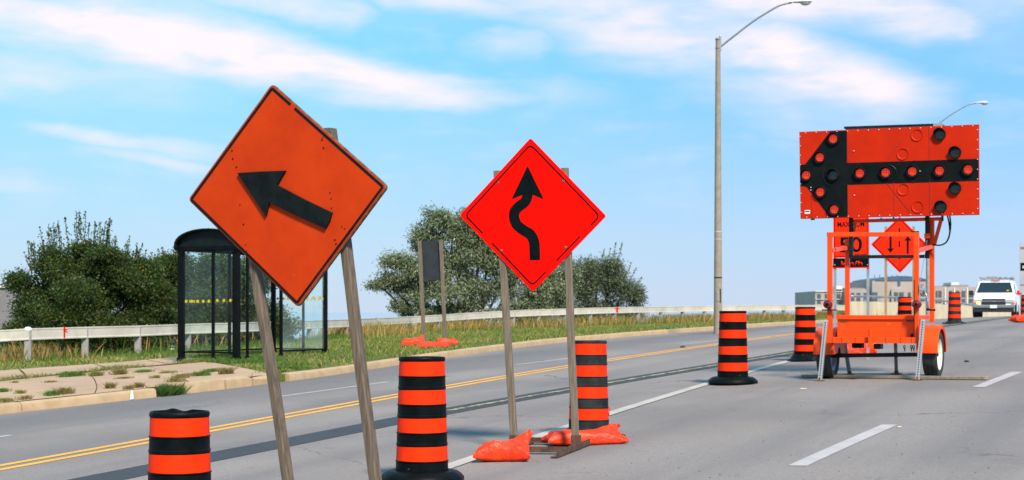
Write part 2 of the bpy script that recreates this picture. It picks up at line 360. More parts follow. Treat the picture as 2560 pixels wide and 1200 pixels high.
def roadmat():
    m = bpy.data.materials.new('worn_asphalt'); m.use_nodes = True; t = NT(m.node_tree); b = m.node_tree.nodes['Principled BSDF']
    co = t.n('ShaderNodeTexCoord').outputs['Object']
    mp = t.n('ShaderNodeMapping'); t.put(mp.inputs[0], co); mp.inputs['Rotation'].default_value = (0, 0, TH)   # x across, y along the lanes
    lane = mp.outputs[0]
    st = t.n('ShaderNodeMapping'); t.put(st.inputs[0], lane); st.inputs['Scale'].default_value = (1.0, 0.06, 1.0)
    col = t.mix(t.ramp(t.noise(st.outputs[0], 0.8, 5, .6), .35, .7), (0.232, 0.196, 0.180, 1), (0.196, 0.167, 0.157, 1))
    col = t.mix(t.ramp(t.noise(co, 0.35, 4, .55), .42, .72, 0, .6), col, (0.248, 0.202, 0.172, 1))
    lx = t.sep(lane)[0]
    qoff = float(qk(np.array([25.0]))[0])
    # darker band beside the kerb and oil-dark middle of the lanes
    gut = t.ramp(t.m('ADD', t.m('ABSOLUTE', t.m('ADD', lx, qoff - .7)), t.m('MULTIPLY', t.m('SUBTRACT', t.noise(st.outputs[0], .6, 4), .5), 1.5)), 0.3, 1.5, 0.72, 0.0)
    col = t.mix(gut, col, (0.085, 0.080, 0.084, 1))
    ag = t.n('ShaderNodeTexVoronoi'); t.put(ag.inputs['Vector'], co); ag.inputs['Scale'].default_value = 75
    col = t.mix(t.ramp(t.noise(co, 48, 4, .8), .52, .70, 0, .65), col, (0.40, 0.36, 0.33, 1))
    col = t.mix(t.ramp(t.noise(co, 60, 4, .8), .53, .70, 0, .75), col, (0.085, 0.085, 0.09, 1))
    col = t.mix(t.ramp(t.noise(co, 21, 3, .8), .54, .66, 0, .30), col, (0.11, 0.10, 0.098, 1))
    col = t.mix(t.ramp(t.noise(co, 26, 3, .8), .56, .68, 0, .30), col, (0.36, 0.32, 0.29, 1))
    col = t.mix(t.ramp(t.noise(co, 9, 5, .7), .66, .74, 0, .35), col, (0.12, 0.118, 0.12, 1))
    # patches of differing age, tyre-polished tracks and dark drips along each lane
    col = t.mix(t.ramp(t.noise(co, .16, 4, .6), .40, .62, 0, .8), col, (0.166, 0.140, 0.131, 1))
    trk = t.m('ABSOLUTE', t.m('SUBTRACT', t.m('FRACT', t.m('MULTIPLY', t.m('ADD', lx, t.m('MULTIPLY', t.noise(st.outputs[0], .5, 2), .5)), .54)), .5))
    col = t.mix(t.m('MULTIPLY', t.ramp(trk, .12, .44, 0, .50), t.ramp(t.noise(st.outputs[0], 1.3, 5, .65), .32, .68)), col, (0.125, 0.115, 0.117, 1))
    col = t.mix(t.ramp(t.noise(co, 2.6, 6, .72), .61, .69, 0, .42), col, (0.10, 0.096, 0.098, 1))
    col = t.mix(t.ramp(t.noise(co, 1.5, 6, .7), .64, .74, 0, .35), col, (0.285, 0.255, 0.24, 1))
    # fine wandering cracks
    wv = t.v('ADD', co, t.v('SCALE', t.noise(co, 1.2, 4, .6, out=1), scale=.9))
    cr = t.n('ShaderNodeTexVoronoi', feature='DISTANCE_TO_EDGE'); t.put(cr.inputs['Vector'], wv); cr.inputs['Scale'].default_value = 0.22
    crk = t.m('MULTIPLY', t.ramp(cr.outputs[0], .0012, .0060, 1, 0), t.ramp(t.noise(co, .25, 3), .50, .62))
    col = t.mix(t.m('MULTIPLY', crk, .75), col, (0.06, 0.06, 0.062, 1))
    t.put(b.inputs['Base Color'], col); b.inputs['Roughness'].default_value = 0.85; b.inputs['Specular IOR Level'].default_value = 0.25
    bp = t.n('ShaderNodeBump'); bp.inputs['Distance'].default_value = 0.006; t.put(bp.inputs['Height'], t.noise(co, 85, 3, .7)); t.put(b.inputs['Normal'], bp.outputs[0])
    return m
def paintmat(name, c, worn, scale=14, th=.60, under=(0.19, 0.185, 0.185)):
    m = bpy.data.materials.new(name); m.use_nodes = True; t = NT(m.node_tree); b = m.node_tree.nodes['Principled BSDF']
    co = t.n('ShaderNodeTexCoord').outputs['Object']
    col = t.mix(t.ramp(t.noise(co, 2.5, 5, .6), .35, .7), c + (1,), tuple(q * .84 for q in c) + (1,))
    col = t.mix(t.ramp(t.noise(co, scale, 6, .7), th, th + .08, 0, worn), col, under + (1,))
    col = t.mix(t.ramp(t.noise(co, 110, 2, .7), .58, .72, 0, .45), col, tuple(q * .5 for q in c) + (1,))
    t.put(b.inputs['Base Color'], col); b.inputs['Roughness'].default_value = 0.75; b.inputs['Specular IOR Level'].default_value = .3
    return m
def groundmat():
    m = bpy.data.materials.new('mown_verge'); m.use_nodes = True; t = NT(m.node_tree); b = m.node_tree.nodes['Principled BSDF']
    co = t.n('ShaderNodeTexCoord').outputs['Object']
    col = t.mix(t.ramp(t.noise(co, 0.9, 6, .65), .35, .66), (0.085, 0.115, 0.022, 1), (0.16, 0.150, 0.045, 1))
    col = t.mix(t.ramp(t.noise(co, 14, 4, .7), .45, .75, 0, .8), col, (0.045, 0.075, 0.015, 1))
    col = t.mix(t.ramp(t.noise(co, 1.7, 4, .6), .60, .75, 0, .7), col, (0.24, 0.18, 0.10, 1))
    t.put(b.inputs['Base Color'], col); b.inputs['Roughness'].default_value = 0.95; b.inputs['Specular IOR Level'].default_value = .1
    bp = t.n('ShaderNodeBump'); bp.inputs['Distance'].default_value = 0.05; t.put(bp.inputs['Height'], t.noise(co, 22, 4, .7)); t.put(b.inputs['Normal'], bp.outputs[0])
    return m
M_ROAD = roadmat()
M_GROUND = groundmat()
M_YEL = paintmat('yellow_road_paint', (0.76, 0.345, 0.035), .55)
M_WHT = paintmat('white_road_paint', (0.42, 0.37, 0.325), .7)
M_WDASH = paintmat('bright_white_road_paint', (0.41, 0.365, 0.355), .7)
M_BLK = paintmat('black_masking_paint', (0.040, 0.041, 0.044), .35, under=(0.12, .118, .12))
M_YGHOST = paintmat('worn_yellow_remnant', (0.46, 0.36, 0.17), .85, 8, .46, (0.05, .05, .052))
M_KERB = mat('kerb_concrete', (0.42, 0.29, 0.165), (0.34, 0.23, 0.125), 0.9, 5, 6, .3, .7, bump=.006, bscale=30, spots=[((0.20, .15, .09), 6, .70)])
M_SIDE = mat('pinkish_sidewalk_concrete', (0.405, 0.260, 0.158), (0.335, 0.212, 0.128), 0.9, 1.1, 6, .3, .7, bump=.003, bscale=50, spots=[((0.30, .22, .15), 2.6, .66), ((0.22, .17, .12), 18, .74)])

# ------------------------------------------------------------------ structure: ground, road, kerb, markings
ps = np.concatenate([[-4000, -800, -200, -60], np.arange(-20, 130, 1.0), [140, 160, 200, 300, 600, 1500, 6000]])
ws = np.concatenate([[-6000, -1500, -400, -120, -60, -40, -30, -24, -20, -ROADW - .2, -ROADW - .01, -ROADW + .01, -12, -6, -.02, .085, .10, .16], np.arange(.6, 24, .8), [26, 30, 36, 45, 60, 100, 250, 800, 2500, 7000]])
PP, WW = np.meshgrid(ps, ws, indexing='ij'); QQ = qk(PP) + WW
ZZ = T(PP, QQ); XX = PP * U[0] + QQ * NL[0]; YY = PP * U[1] + QQ * NL[1]
nw = len(ws)
gv = np.stack([XX, YY, ZZ], -1).reshape(-1, 3).tolist()
gf = [(i * nw + j, (i + 1) * nw + j, (i + 1) * nw + j + 1, i * nw + j + 1) for i in range(len(ps) - 1) for j in range(nw - 1)]
tag(mesh_obj('ground', gv, [f[::-1] for f in gf], M_GROUND, smooth=True), kind='structure')
def sheet(name, prange, qa, qb, m, off, nq=2, kind='structure', step=.8):
    "strip lying on the road between lines q = qa(p) and qb(p)"
    pr = np.arange(prange[0], prange[1] + step * .5, step); pr[-1] = prange[1]
    A, B = qa(pr), qb(pr); vs = []
    for i, p in enumerate(pr):
        for j in range(nq):
            q = A[i] + (B[i] - A[i]) * j / (nq - 1); X, Y = xy(p, q); vs.append((X, Y, float(G(X, Y)) + off))
    fs = [(i * nq + j, i * nq + j + 1, (i + 1) * nq + j + 1, (i + 1) * nq + j) for i in range(len(pr) - 1) for j in range(nq - 1)]
    o = mesh_obj(name, vs, fs, m); me = o.data
    if me.polygons[0].normal.z < 0: me.flip_normals()
    return tag(o, kind=kind)
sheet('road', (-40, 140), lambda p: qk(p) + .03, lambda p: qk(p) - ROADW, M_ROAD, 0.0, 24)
def line(px):
    a = np.array([pq(lift(x, y)) for x, y in px]); 
    return a
def qline(px, ext=True):
    a = line(px); sl = 0.0
    pts_p = np.concatenate([[a[0, 0] - 60], a[:, 0], [a[-1, 0] + 90]]); pts_q = np.concatenate([[a[0, 1]], a[:, 1], [a[-1, 1]]])
    return lambda p: (np.interp(p - 1, pts_p, pts_q) + np.interp(p + 1, pts_p, pts_q) + np.interp(p, pts_p, pts_q)) / 3
yq = qline([(0, 1170), (375, 1102), (700, 1043), (1000, 988), (1415, 917), (1985, 835)])
for s in (-1, 1):
    sheet('yellow_line', (-20, 130), lambda p, s=s: yq(p) + s * .125 + .055, lambda p, s=s: yq(p) + s * .125 - .055, M_YEL, .004)
bq = qline([(260, 1195), (700, 1110), (1120, 1027), (1420, 975), (1985, 882)])
sheet('masking_stripe', (-20, 120), lambda p: bq(p) + .27, lambda p: bq(p) - .27, M_BLK, .004)
sheet('worn_yellow_line', (pq(lift(1118, 1027))[0], 115), lambda p: bq(p) + .05, lambda p: bq(p) - .05, M_YGHOST, .008)
wq = qline([(1000, 1212), (1140, 1160), (1390, 1077), (1760, 962), (1975, 902)])
sheet('white_edge_line', (-20, pq(lift(1985, 897))[0]), lambda p: wq(p) + .08, lambda p: wq(p) - .08, M_WHT, .008)
dq = qline([(1995, 1163), (2225, 1062), (2445, 968), (2545, 930)])
for a, b in (((1990, 1165), (2225, 1062)), ((2447, 968), (2545, 930)), ((2700, 868), (2790, 838))):
    sheet('white_lane_dash', (pq(lift(*a))[0], pq(lift(*b))[0]), lambda p: dq(p) + .08, lambda p: dq(p) - .08, M_WDASH, .004)
lq = qline([(0, 1092), (690, 993), (970, 955), (1285, 912), (1420, 897), (1700, 862), (1790, 852)])
for a, b in (((-250, 1125), (30, 1088)), ((690, 993), (970, 955)), ((1285, 912), (1420, 896)), ((1700, 862), (1792, 851))):
    sheet('white_lane_dash', (pq(lift(*a))[0], pq(lift(*b))[0]), lambda p: lq(p) + .05, lambda p: lq(p) - .05, M_WDASH, .004)
def kerb_run(p0, p1, name='kerb', h=.135, wob=.006, seed=0, ends=True, lean=0.0):
    pr = np.arange(p0, p1 + .25, .5); pr[-1] = p1
    prof = [(.0, -.05), (.012, h * .75), (.03, h - .008), (.055, h), (.17, h + .004), (.20, h - .03), (.20, -.05)]
    mb = MB(); vs = []; n = len(prof)
    for p in pr:
        for a, z in prof:
            k = noise.noise(Vector((p * .9 + seed, a * 9, z * 7))) * wob
            X, Y = xy(p, float(qk(np.array([p]))[0]) + a + lean + (k if a < .18 else 0)); vs.append((X, Y, float(G(X, Y)) + z + (k if z > .03 else 0)))
    fs = [(i * n + j, (i + 1) * n + j, (i + 1) * n + j + 1, i * n + j + 1) for i in range(len(pr) - 1) for j in range(n - 1)]
    fs += [tuple(range(n)), tuple((len(pr) - 1) * n + j for j in reversed(range(n)))]
    mb.add(vs, fs); return mb.build(name, M_KERB, None, 'auto')
pk = lambda x, y: pq(lift(x, y))[0]
tag(kerb_run(-40, pk(43, 1030) - .01), kind='structure')
tag(kerb_run(pk(43, 1030) + .012, pk(404, 993), seed=3), kind='structure')
k1 = kerb_run(pk(432, 988), pk(556, 973) - .02, 'kerb_stone', .17, .014, 5); tag(k1, 'long pale tan kerb stone standing proud of the road right of the grassy kerb gap', 'kerb stone', 'loose kerb stones')
k2 = kerb_run(pk(556, 973) + .03, pk(634, 965), 'kerb_stone', .165, .03, 9); tag(k2, 'short rounded kerb stone between the long tan stone and the crumbled one', 'kerb stone', 'loose kerb stones')
k3 = kerb_run(pk(643, 964), pk(700, 957), 'kerb_stone', .13, .07, 15); tag(k3, 'crumbled whitish kerb stone beside the left post of the tilted arrow sign', 'kerb stone', 'loose kerb stones')
a0 = pk(738, 953); ends = [a0]
while a0 < 118: ends.append(a0 + 6.0); a0 += 6.0
for i, (a, b) in enumerate(zip(ends[:-1], ends[1:])): tag(kerb_run(a + .008, b - .008, seed=20 + i, wob=.008), kind='structure')
# white paint dab on the kerb
mk = MB()
pd = pk(333, 1000)
for a, z0, z1, w_ in ((-.004, .0, .10, .07),):
    vs = []
    for dp, z in ((-.03, .01), (.05, .01), (.02, .145), (-.01, .145)):
        q = float(qk(np.array([pd]))[0]); X, Y = xy(pd + dp, q - .014); vs.append((X, Y, float(G(X, Y)) + z))
    mk.prism(vs, (NL[0] * .008, NL[1] * .008, 0))
tag(mk.build('kerb_paint_mark', M_WHITE), kind='structure')
# sidewalk slabs
up = np.array([pq(np.array(verge(x, y)[:2])) for x, y in ((-300, 958), (0, 929), (170, 917), (330, 905), (480, 891), (560, 885), (700, 884))])
def w_up(p): return np.interp(p, up[:, 0], up[:, 1]) - qk(p)
P_SW = pk(700, 957) - .1; SK = 1.05
def slab(pa, pb, fa, fb, dz, name='sidewalk', m=None):
    pr = np.arange(pa, pb + .2, .4); pr[-1] = pb; nq = 9; vs = []
    for i, p0 in enumerate(pr):
        for j in range(nq):
            for it in range(4):
                p = p0 + (SK * wv if it else 0); A, B = float(fa(np.array([p]))[0]), float(fb(np.array([p]))[0]); wv = A + (B - A) * j / (nq - 1)
            p = p0 + SK * wv; q = float(qk(np.array([p]))[0]) + wv; X, Y = xy(p, q)
            vs.append((X, Y, Tz(X, Y) + dz + .006 * noise.noise(Vector((p * .5, q * .5, 3)))))
    fs = [(i * nq + j, i * nq + j + 1, (i + 1) * nq + j + 1, (i + 1) * nq + j) for i in range(len(pr) - 1) for j in range(nq - 1)]
    o = mesh_obj(name, vs, fs, m or M_SIDE); 
    if o.data.polygons[0].normal.z < 0: o.data.flip_normals()
    return tag(o, kind='structure')
def w_seam(p): return w_up(p) * .66 - .05
pcuts = [-40, -10, -5] + [pk(90, 1025) - 1.5, pk(250, 1010), pk(470, 983), P_SW]
for a, b in zip(pcuts[:-1], pcuts[1:]):
    slab(a + .012, b - .012, lambda p: p * 0 + .175, lambda p: w_seam(p) - .15, .02)
    slab(a + .9, b + .84, lambda p: w_seam(p) + .15, lambda p: w_up(p), .022)

# lake and far shore
ML = bpy.data.materials.new('hazy_lake'); ML.use_nodes = True
t = NT(ML.node_tree); b = ML.node_tree.nodes['Principled BSDF']; b.inputs['Base Color'].default_value = (0.27, 0.31, 0.37, 1); b.inputs['Roughness'].default_value = .35
bp = t.n('ShaderNodeBump'); bp.inputs['Distance'].default_value = .05; t.put(bp.inputs['Height'], t.noise(t.n('ShaderNodeTexCoord').outputs['Object'], .6, 3)); t.put(b.inputs['Normal'], bp.outputs[0])
tag(mesh_obj('lake', [(-9000, 95, -5.2), (9000, 95, -5.2), (9000, 16000, -5.2), (-9000, 16000, -5.2)], [(0, 1, 2, 3)], ML), kind='structure')
tag(MB().bb((60, 330, -6.5), (700, 900, -4.2)).build('far_shore', M_GROUND), kind='structure')

# ------------------------------------------------------------------ traffic drums
def drum(kind, black=None):
    "1.03 m tall striped drum; kind: ring, flare, flat (base), broken = lid torn open"
    black = black or M_BLACK
    root = empty('traffic_drum', (0, 0, 0))
    R0, R1, z0, z1 = .214, .184, .075, 1.03
    rad = lambda z: R0 + (R1 - R0) * (z - z0) / (z1 - z0)
    n_b = 4; hb = .119; hk = (z1 - z0 - .035 - n_b * hb) / n_b
    prof = [(.20, .03), (R0 + .004, z0)]; bands = []; z = z0
    for i in range(n_b):
        o = .004 if i else .005
        # black step with a moulded lip at its top and bottom
        prof += [(rad(z) + o, z + .004), (rad(z) + o, z + hk * .20), (rad(z) + o - .004, z + hk * .24), (rad(z) + o - .005, z + hk * .92), (rad(z) + o + .001, z + hk * .95), (rad(z) + o, z + hk - .002), (rad(z + hk) - .004, z + hk + .002)]
        z += hk; bands.append((z + .001, z + hb - .001)); prof += [(rad(z + hb) - .004, z + hb - .002)]; z += hb
    rt = rad(z1)
    prof += [(rt + .004, z + .002), (rt + .008, z + .012), (rt + .006, z + .028), (rt, z1), (rt - .012, z1), (rt - .018, z1 - .02), (rt - .012, z1 - .35), (0.001, z1 - .36)]
    mb = MB().lathe(prof, 56)
    b = mb.build('body', black, root, 'auto')
    if kind == 'broken':
        for v in b.data.vertices:
            if v.co.z > z1 - .025:
                a = math.atan2(v.co.y, v.co.x); v.co.z += .004 * noise.noise(Vector((a * 1.7, 2, 0))) + (.010 * math.sin((a - .5) * 7) if .9 < a < 1.85 else 0)
                if a > 0: v.co.y -= .012 * max(0, noise.noise(Vector((a * 2.5, 5, 0))))
    for a, c in bands:
        g = MB().lathe([(rad(a) - .002, a), (rad(a) + .0015, a + .001), (rad(c) + .0015, c - .001), (rad(c) - .002, c)], 56)
        g.build('reflective_band', M_ORANGE, root, 'auto')
    if kind in ('ring', 'broken'):
        rg = MB().lathe([(.20, .0), (.335, .0), (.352, .02), (.350, .045), (.325, .075), (.29, .098), (.245, .108), (.226, .10), (.222, .06)], 10 if kind == 'ring' else 56)
        o = rg.build('base_ring', black, root, 'auto', )
        for k in range(5):
            a = .55 + k * 1.2566; M = Matrix.Rotation(a, 4, 'Z')
    elif kind == 'flare':
        MB().lathe([(.20, 0), (.345, 0), (.350, .012), (.335, .022), (.275, .055), (.245, .10), (.222, .125), (.219, .10)], 56).build('base_ring', black, root, 'auto')
    else:
        mb = MB().lathe([(.1, 0), (.40, 0), (.405, .02), (.39, .035), (.30, .045), (.25, .085), (.222, .09)], 8)
        mb.build('base_ring', black, root, 'auto', bevel=.006)
    return root
d_ring, d_flare, d_flat, d_broken = drum('ring'), drum('flare'), drum('flat', M_BLACKD), drum('broken')
used = {}
def put_drum(proto, x, y, label, top=None, rz=0.0, rot=(0, 0)):
    P = lift(x, y); o = proto if id(proto) not in used else copy_tree(proto); used[id(proto)] = 1
    z = float(G(*P)); o.location = (P[0], P[1], z)
    s = 1.0
    if top: s = (HC - (top - YH) * P[1] / F - z) / 1.03
    o.scale = (s, s, s); o.rotation_euler = (rot[0], rot[1], rz)
    return tag(o, label, 'traffic drum', 'orange and black drums along the closed lane')
put_drum(d_broken, 449, 1429, 'striped drum with a torn open rim, cut by the lower edge beside the tilted sign', 1028, .4)
put_drum(d_ring, 1055, 1206, 'clean orange and black drum between the tilted sign and the winding road sign', 892, .2)
put_drum(d_flat, 1472, 1092, 'dusty striped drum with ragged bands, behind the right post of the winding road sign', 851, .5, (R(-1), R(0.8)))
put_drum(d_ring, 1832, 960, 'striped drum on a many-sided rubber ring standing in front of the street lamp', 777, 1.0)
put_drum(d_flare, 2013, 902, 'striped drum with a flared base half hidden by the left wheel of the arrow trailer', 767, .3)
put_drum(d_flat, 2386, 809, 'striped drum on a flat black base, beside the white van', 731, .3, (0, R(.5)))
put_drum(d_flare, 2262, 832, 'striped drum seen through the trailer frame above the tool box', 742, .8)
put_drum(d_flat, 2565, 800, 'striped drum cut by the right picture edge beside the grey signboard', 737, .1)
# torn tape on the dusty drum
od = [o for o in COL.objects if o.get('label', '').startswith('dusty striped drum')][0]
for a0, z, s_ in ((-.35, .232, 1.0), (.1, .225, .7)):
    vs, fs = [], []
    for i in range(7):
        for j in range(4):
            a = a0 - .3 + i * .1; r = .212 + .006 + (.05 * s_ * (i / 6) ** 2 if a0 < 0 else .01) * (1 - j / 5)
            vs.append((r * math.cos(a), r * math.sin(a), z + .085 - j * .028 - .02 * noise.noise(Vector((i * .8, j, a0)))))
    fs = [(i * 4 + j, i * 4 + j + 1, (i + 1) * 4 + j + 1, (i + 1) * 4 + j) for i in range(6) for j in range(3)]
    o = mesh_obj('torn_tape', vs, fs, M_ORANGE, od, True); sm = o.modifiers.new('s', 'SOLIDIFY'); sm.thickness = .003

# ------------------------------------------------------------------ sandbags
def sandbag(name, loc, yaw, L, W, H, seed, label, tail=None, cat='sandbag', group='orange sandbags on the sign stands'):
    n = 34; V = {}; vs = []; fs = []; rnd = random.Random(seed)
    def P(u, v, side):
        ex = max(0.0, (1 - abs(u) ** 3.2)) ** .5; ey = max(0.0, (1 - abs(v) ** 3.2)) ** .5
        # seams drawn in between the corners, so that the four corners stay as ears
        x = u * (1 - .13 * (1 - v * v) * abs(u) ** 2); y = v * (1 - .20 * (1 - u * u) * abs(v) ** 2)
        th = (ex * ey) ** .75
        k = noise.noise(Vector((u * 1.6 + seed, v * 1.7, side))) * .30 + noise.noise(Vector((u * 4.2 + seed, v * 3.6, side * 2))) * .12
        ang = math.atan2(v - math.copysign(1, v), u - math.copysign(1, u)); d = math.hypot(abs(u) - 1, abs(v) - 1)
        wr = .13 * math.sin(ang * 15 + seed + 2.5 * noise.noise(Vector((u * 2, v * 2, seed)))) * max(0, 1 - d / 1.1) * th ** .4 + .07 * math.sin(v * 13 + u * 3 + seed * 2) * abs(u) ** 2 + .10 * abs(noise.noise(Vector((u * 3.1 + seed, v * 2.4, 5)))) * th
        slump = .16 * noise.noise(Vector((u * .8 + seed * 3, v * .8, 9)))
        z = (.30 + .70 * th * (1 + k) + wr) if side > 0 else (.30 - .30 * th)
        if side > 0: z += slump * th
        if tail:                                            # the tied mouth stands up at one corner
            m = max(0.0, u * tail * .75 + v * .35 - .42); z += m * 1.55; y *= 1 - .55 * min(1, m * 1.6); x -= tail * m * .10
        rag = .05 * noise.noise(Vector((u * 6 + seed, v * 6, 3))) * (1 - th)
        return Vector(((x + rag) * L / 2, (y + rag) * W / 2, max(z * H, .002 if side < 0 else .006)))
    for side in (1, -1):
        for i in range(n + 1):
            for j in range(n + 1):
                if side < 0 and (i in (0, n) or j in (0, n)): V[(side, i, j)] = V[(1, i, j)]; continue
                u = math.sin((i / n * 2 - 1) * 1.5708); v = math.sin((j / n * 2 - 1) * 1.5708)
                V[(side, i, j)] = len(vs); vs.append(P(u, v, side))
    for side in (1, -1):
        for i in range(n):
            for j in range(n):
                q = [V[(side, i, j)], V[(side, i + 1, j)], V[(side, i + 1, j + 1)], V[(side, i, j + 1)]]; fs.append(q if side > 0 else q[::-1])
    o = mesh_obj(name, vs, fs, M_BAG, None, True); o.location = loc; o.rotation_euler = (0, 0, yaw)
    return tag(o, label, cat, group)

# ------------------------------------------------------------------ tilted black arrow sign (nearest)
S1Y = 3900 / 439
O1 = Vector(((745 - XC) * S1Y / F, S1Y, 0)); O1.z = float(G(O1.x, O1.y))
f1 = Fr(O1, R(-27)); r1 = f1.empty('arrow_sign')
tag(r1, 'large weathered orange diamond sign with a black left arrow, leaning on two wooden posts', 'road sign')
def rounded(pts, r, n=5):
    "round the corners of a closed 3-D polygon"
    out = []; N = len(pts)
    for i, p in enumerate(pts):
        a, b = pts[i - 1], pts[(i + 1) % N]; d1 = (a - p).normalized(); d2 = (b - p).normalized(); q1, q2 = p + d1 * r, p + d2 * r
        for k in range(n + 1):
            s = k / n; out.append(q1 * (1 - s) ** 2 + p * 2 * s * (1 - s) + q2 * s ** 2)
    return out
def inset_pt(c, p, d):      # move p towards centre c so that the edges move in by d (square corner)
    return p + (c - p).normalized() * d * 1.414
TH1 = .020
c1 = [f1.at(*p) for p in ((680, 209), (969, 466), (745, 769), (470, 499))]
cen = sum(c1, Vector()) / 4
MB().prism(rounded(c1, .028), (0, TH1, 0)).build('sign_panel', M_SIGNEDGE, r1, False, .002)
face = [inset_pt(cen, p, .006) + Vector((0, -.003, 0)) for p in c1]
MB().prism(rounded(face, .024), (0, .002, 0)).build('orange_face', M_SIGN1, r1)
def strip(mb, a, b, w_, y, th=.0015):
    a, b = Vector(a), Vector(b); d = (b - a).normalized(); n_ = Vector((d.z, 0, -d.x)) * w_ / 2
    return mb.prism([Vector((q.x, y, q.z)) for q in (a - n_, b - n_, b + n_, a + n_)], (0, th, 0))
bd = MB(); cb = [inset_pt(cen, p, .020) for p in c1]
segs = [(0, 0, .17), (0, .21, 1), (1, 0, 1), (2, 0, 1), (3, 0, 1)]
for i, a, b_ in segs:
    p, q = cb[i], cb[(i + 1) % 4]; strip(bd, p.lerp(q, a), p.lerp(q, b_), .015, -.0050 - .0004 * i)
bd.build('black_border', M_INK, r1)
ar = [f1.at(*p) for p in ((598, 433), (650, 429.5), (718, 427), (697, 463), (765, 499), (834, 532), (828, 553), (818, 572), (745, 539), (677, 506), (669, 541))]
MB().prism([Vector((p.x, -.021, p.z)) for p in ar], (0, .0175, 0)).build('black_arrow', M_INK, r1, False, .002)
hl = MB()
for x, y in ((808, 344), (810, 370), (806, 350), (577, 367), (581, 377), (583, 397), (592, 418), (826, 482), (829, 497), (830, 520), (601, 512), (610, 561), (615, 612), (617, 628), (619, 640), (841, 610), (843, 618), (838, 600), (855, 567), (862, 572)):
    p = f1.at(x, y); hl.tube([(p.x, -.0052, p.z), (p.x, -.002, p.z)], .0052 if (x + y) % 3 else .0038, 8)
hl.build('nail_holes', M_INK, r1)
def wpost(name, fr, a, b, wx, wy, v, m, root, seg=7, seed=0):
    "slightly crooked square timber from pixel a to pixel b at depth v"
    A, B = fr.at(*a, v), fr.at(*b, v); mb = MB(); n = 8; k0 = []
    for i in range(seg * 2 + 1):
        t_ = i / (seg * 2); c = A.lerp(B, t_); j = Vector((noise.noise(Vector((t_ * 2.5 + seed, 0, 0))) * .008, noise.noise(Vector((t_ * 2.5 + seed, 7, 0))) * .006, 0)); c = c + j
        for px, py in ((-1, -.8), (-.8, -1), (.8, -1), (1, -.8), (1, .8), (.8, 1), (-.8, 1), (-1, .8)):
            k = 1 + .07 * noise.noise(Vector((px * 2 + seed, py * 2, t_ * 9)))
            k0.append(c + Vector((px * wx / 2 * k, py * wy / 2 * k, 0)))
    fs = [(i * n + j, i * n + (j + 1) % n, (i + 1) * n + (j + 1) % n, (i + 1) * n + j) for i in range(seg * 2) for j in range(n)]
    fs += [tuple(range(n)), tuple(seg * 2 * n + j for j in range(n))]
    mb.add(k0, fs); return mb.build(name, m, root)
wpost('wooden_post', f1, (612, 486), (756, 1436), .046, .068, TH1 + .036, M_WOOD, r1, seed=2)
wpost('wooden_post', f1, (826, 321), (968, 1432), .052, .066, TH1 + .035, M_WOOD, r1, seed=8)
# ------------------------------------------------------------------ winding road sign
S2Y = 14.75
O2 = Vector(((1362 - XC) * S2Y / F, S2Y, 0)); O2.z = float(G(O2.x, O2.y))
f2 = Fr(O2, R(-20)); r2 = f2.empty('winding_road_sign')
tag(r2, 'bright red-orange diamond sign with a black winding arrow on a rusty skid stand', 'road sign')
c2 = [f2.at(*p) for p in ((1326, 345), (1515, 540), (1332, 729), (1149, 538))]
cen2 = sum(c2, Vector()) / 4
pr_ = rounded(c2, .022)
MB().prism(pr_, (0, .012, 0)).build('sign_panel', M_SIGN2, r2)
bd = MB(); cb = [inset_pt(cen2, p, .043) for p in c2]
for i, a, b_ in ((0, .05, .95), (1, .04, .13), (1, .29, .64), (1, .80, .96), (2, .04, .60), (2, .74, .96), (3, .05, .95)):
    p, q = cb[i], cb[(i + 1) % 4]; strip(bd, p.lerp(q, a), p.lerp(q, b_), .013, -.0025 - .0003 * i)
for i in range(4):      # rounded corners of the border
    p, a, b_ = cb[i], cb[i - 1], cb[(i + 1) % 4]
    q0, q1 = p.lerp(a, .05), p.lerp(b_, .05)
    pts = [q0 * (1 - s) ** 2 + p * 2 * s * (1 - s) + q1 * s * s for s in (0, .2, .4, .6, .8, 1)]
    for s, e_ in zip(pts[:-1], pts[1:]): strip(bd, s, e_, .013, -.0040 - .0002 * i)
bd.build('black_border', M_INK2, r2)
def ribbon(fr, px, wpx, y):
    pts = spline([Vector((a, b, 0)) for a, b in px], 7); L_, R_ = [], []
    for i, p in enumerate(pts):
        d = (pts[min(i + 1, len(pts) - 1)] - pts[max(i - 1, 0)]).normalized(); n_ = Vector((-d.y, d.x, 0)) * wpx / 2
        L_.append(fr.at(p.x + n_.x, p.y + n_.y)); R_.append(fr.at(p.x - n_.x, p.y - n_.y))
    vs = [Vector((q.x, y, q.z)) for q in L_ + R_]; n = len(pts)
    vs += [q + Vector((0, .0015, 0)) for q in vs]
    fs = []
    for i in range(n - 1):
        fs += [(i, i + 1, n + i + 1, n + i), (2 * n + i, 3 * n + i, 3 * n + i + 1, 2 * n + i + 1), (i, 2 * n + i, 2 * n + i + 1, i + 1), (n + i, n + i + 1, 3 * n + i + 1, 3 * n + i)]
    return vs, fs
mb = MB(); vs, fs = ribbon(f2, [(1337.5, 650), (1337, 625), (1335, 603), (1326, 586), (1309, 575), (1293, 562), (1285.5, 543), (1288, 527), (1300, 514), (1312, 505), (1318, 493), (1320, 478)], 26, -.003)
mb.add(vs, fs)
hd = rounded([Vector((p.x, -.0034, p.z)) for p in (f2.at(1319, 414), f2.at(1360, 498), f2.at(1320, 481), f2.at(1279, 498))], .018, 4)
mb.prism(hd, (0, .0015, 0)); mb.build('winding_arrow', M_INK2, r2)
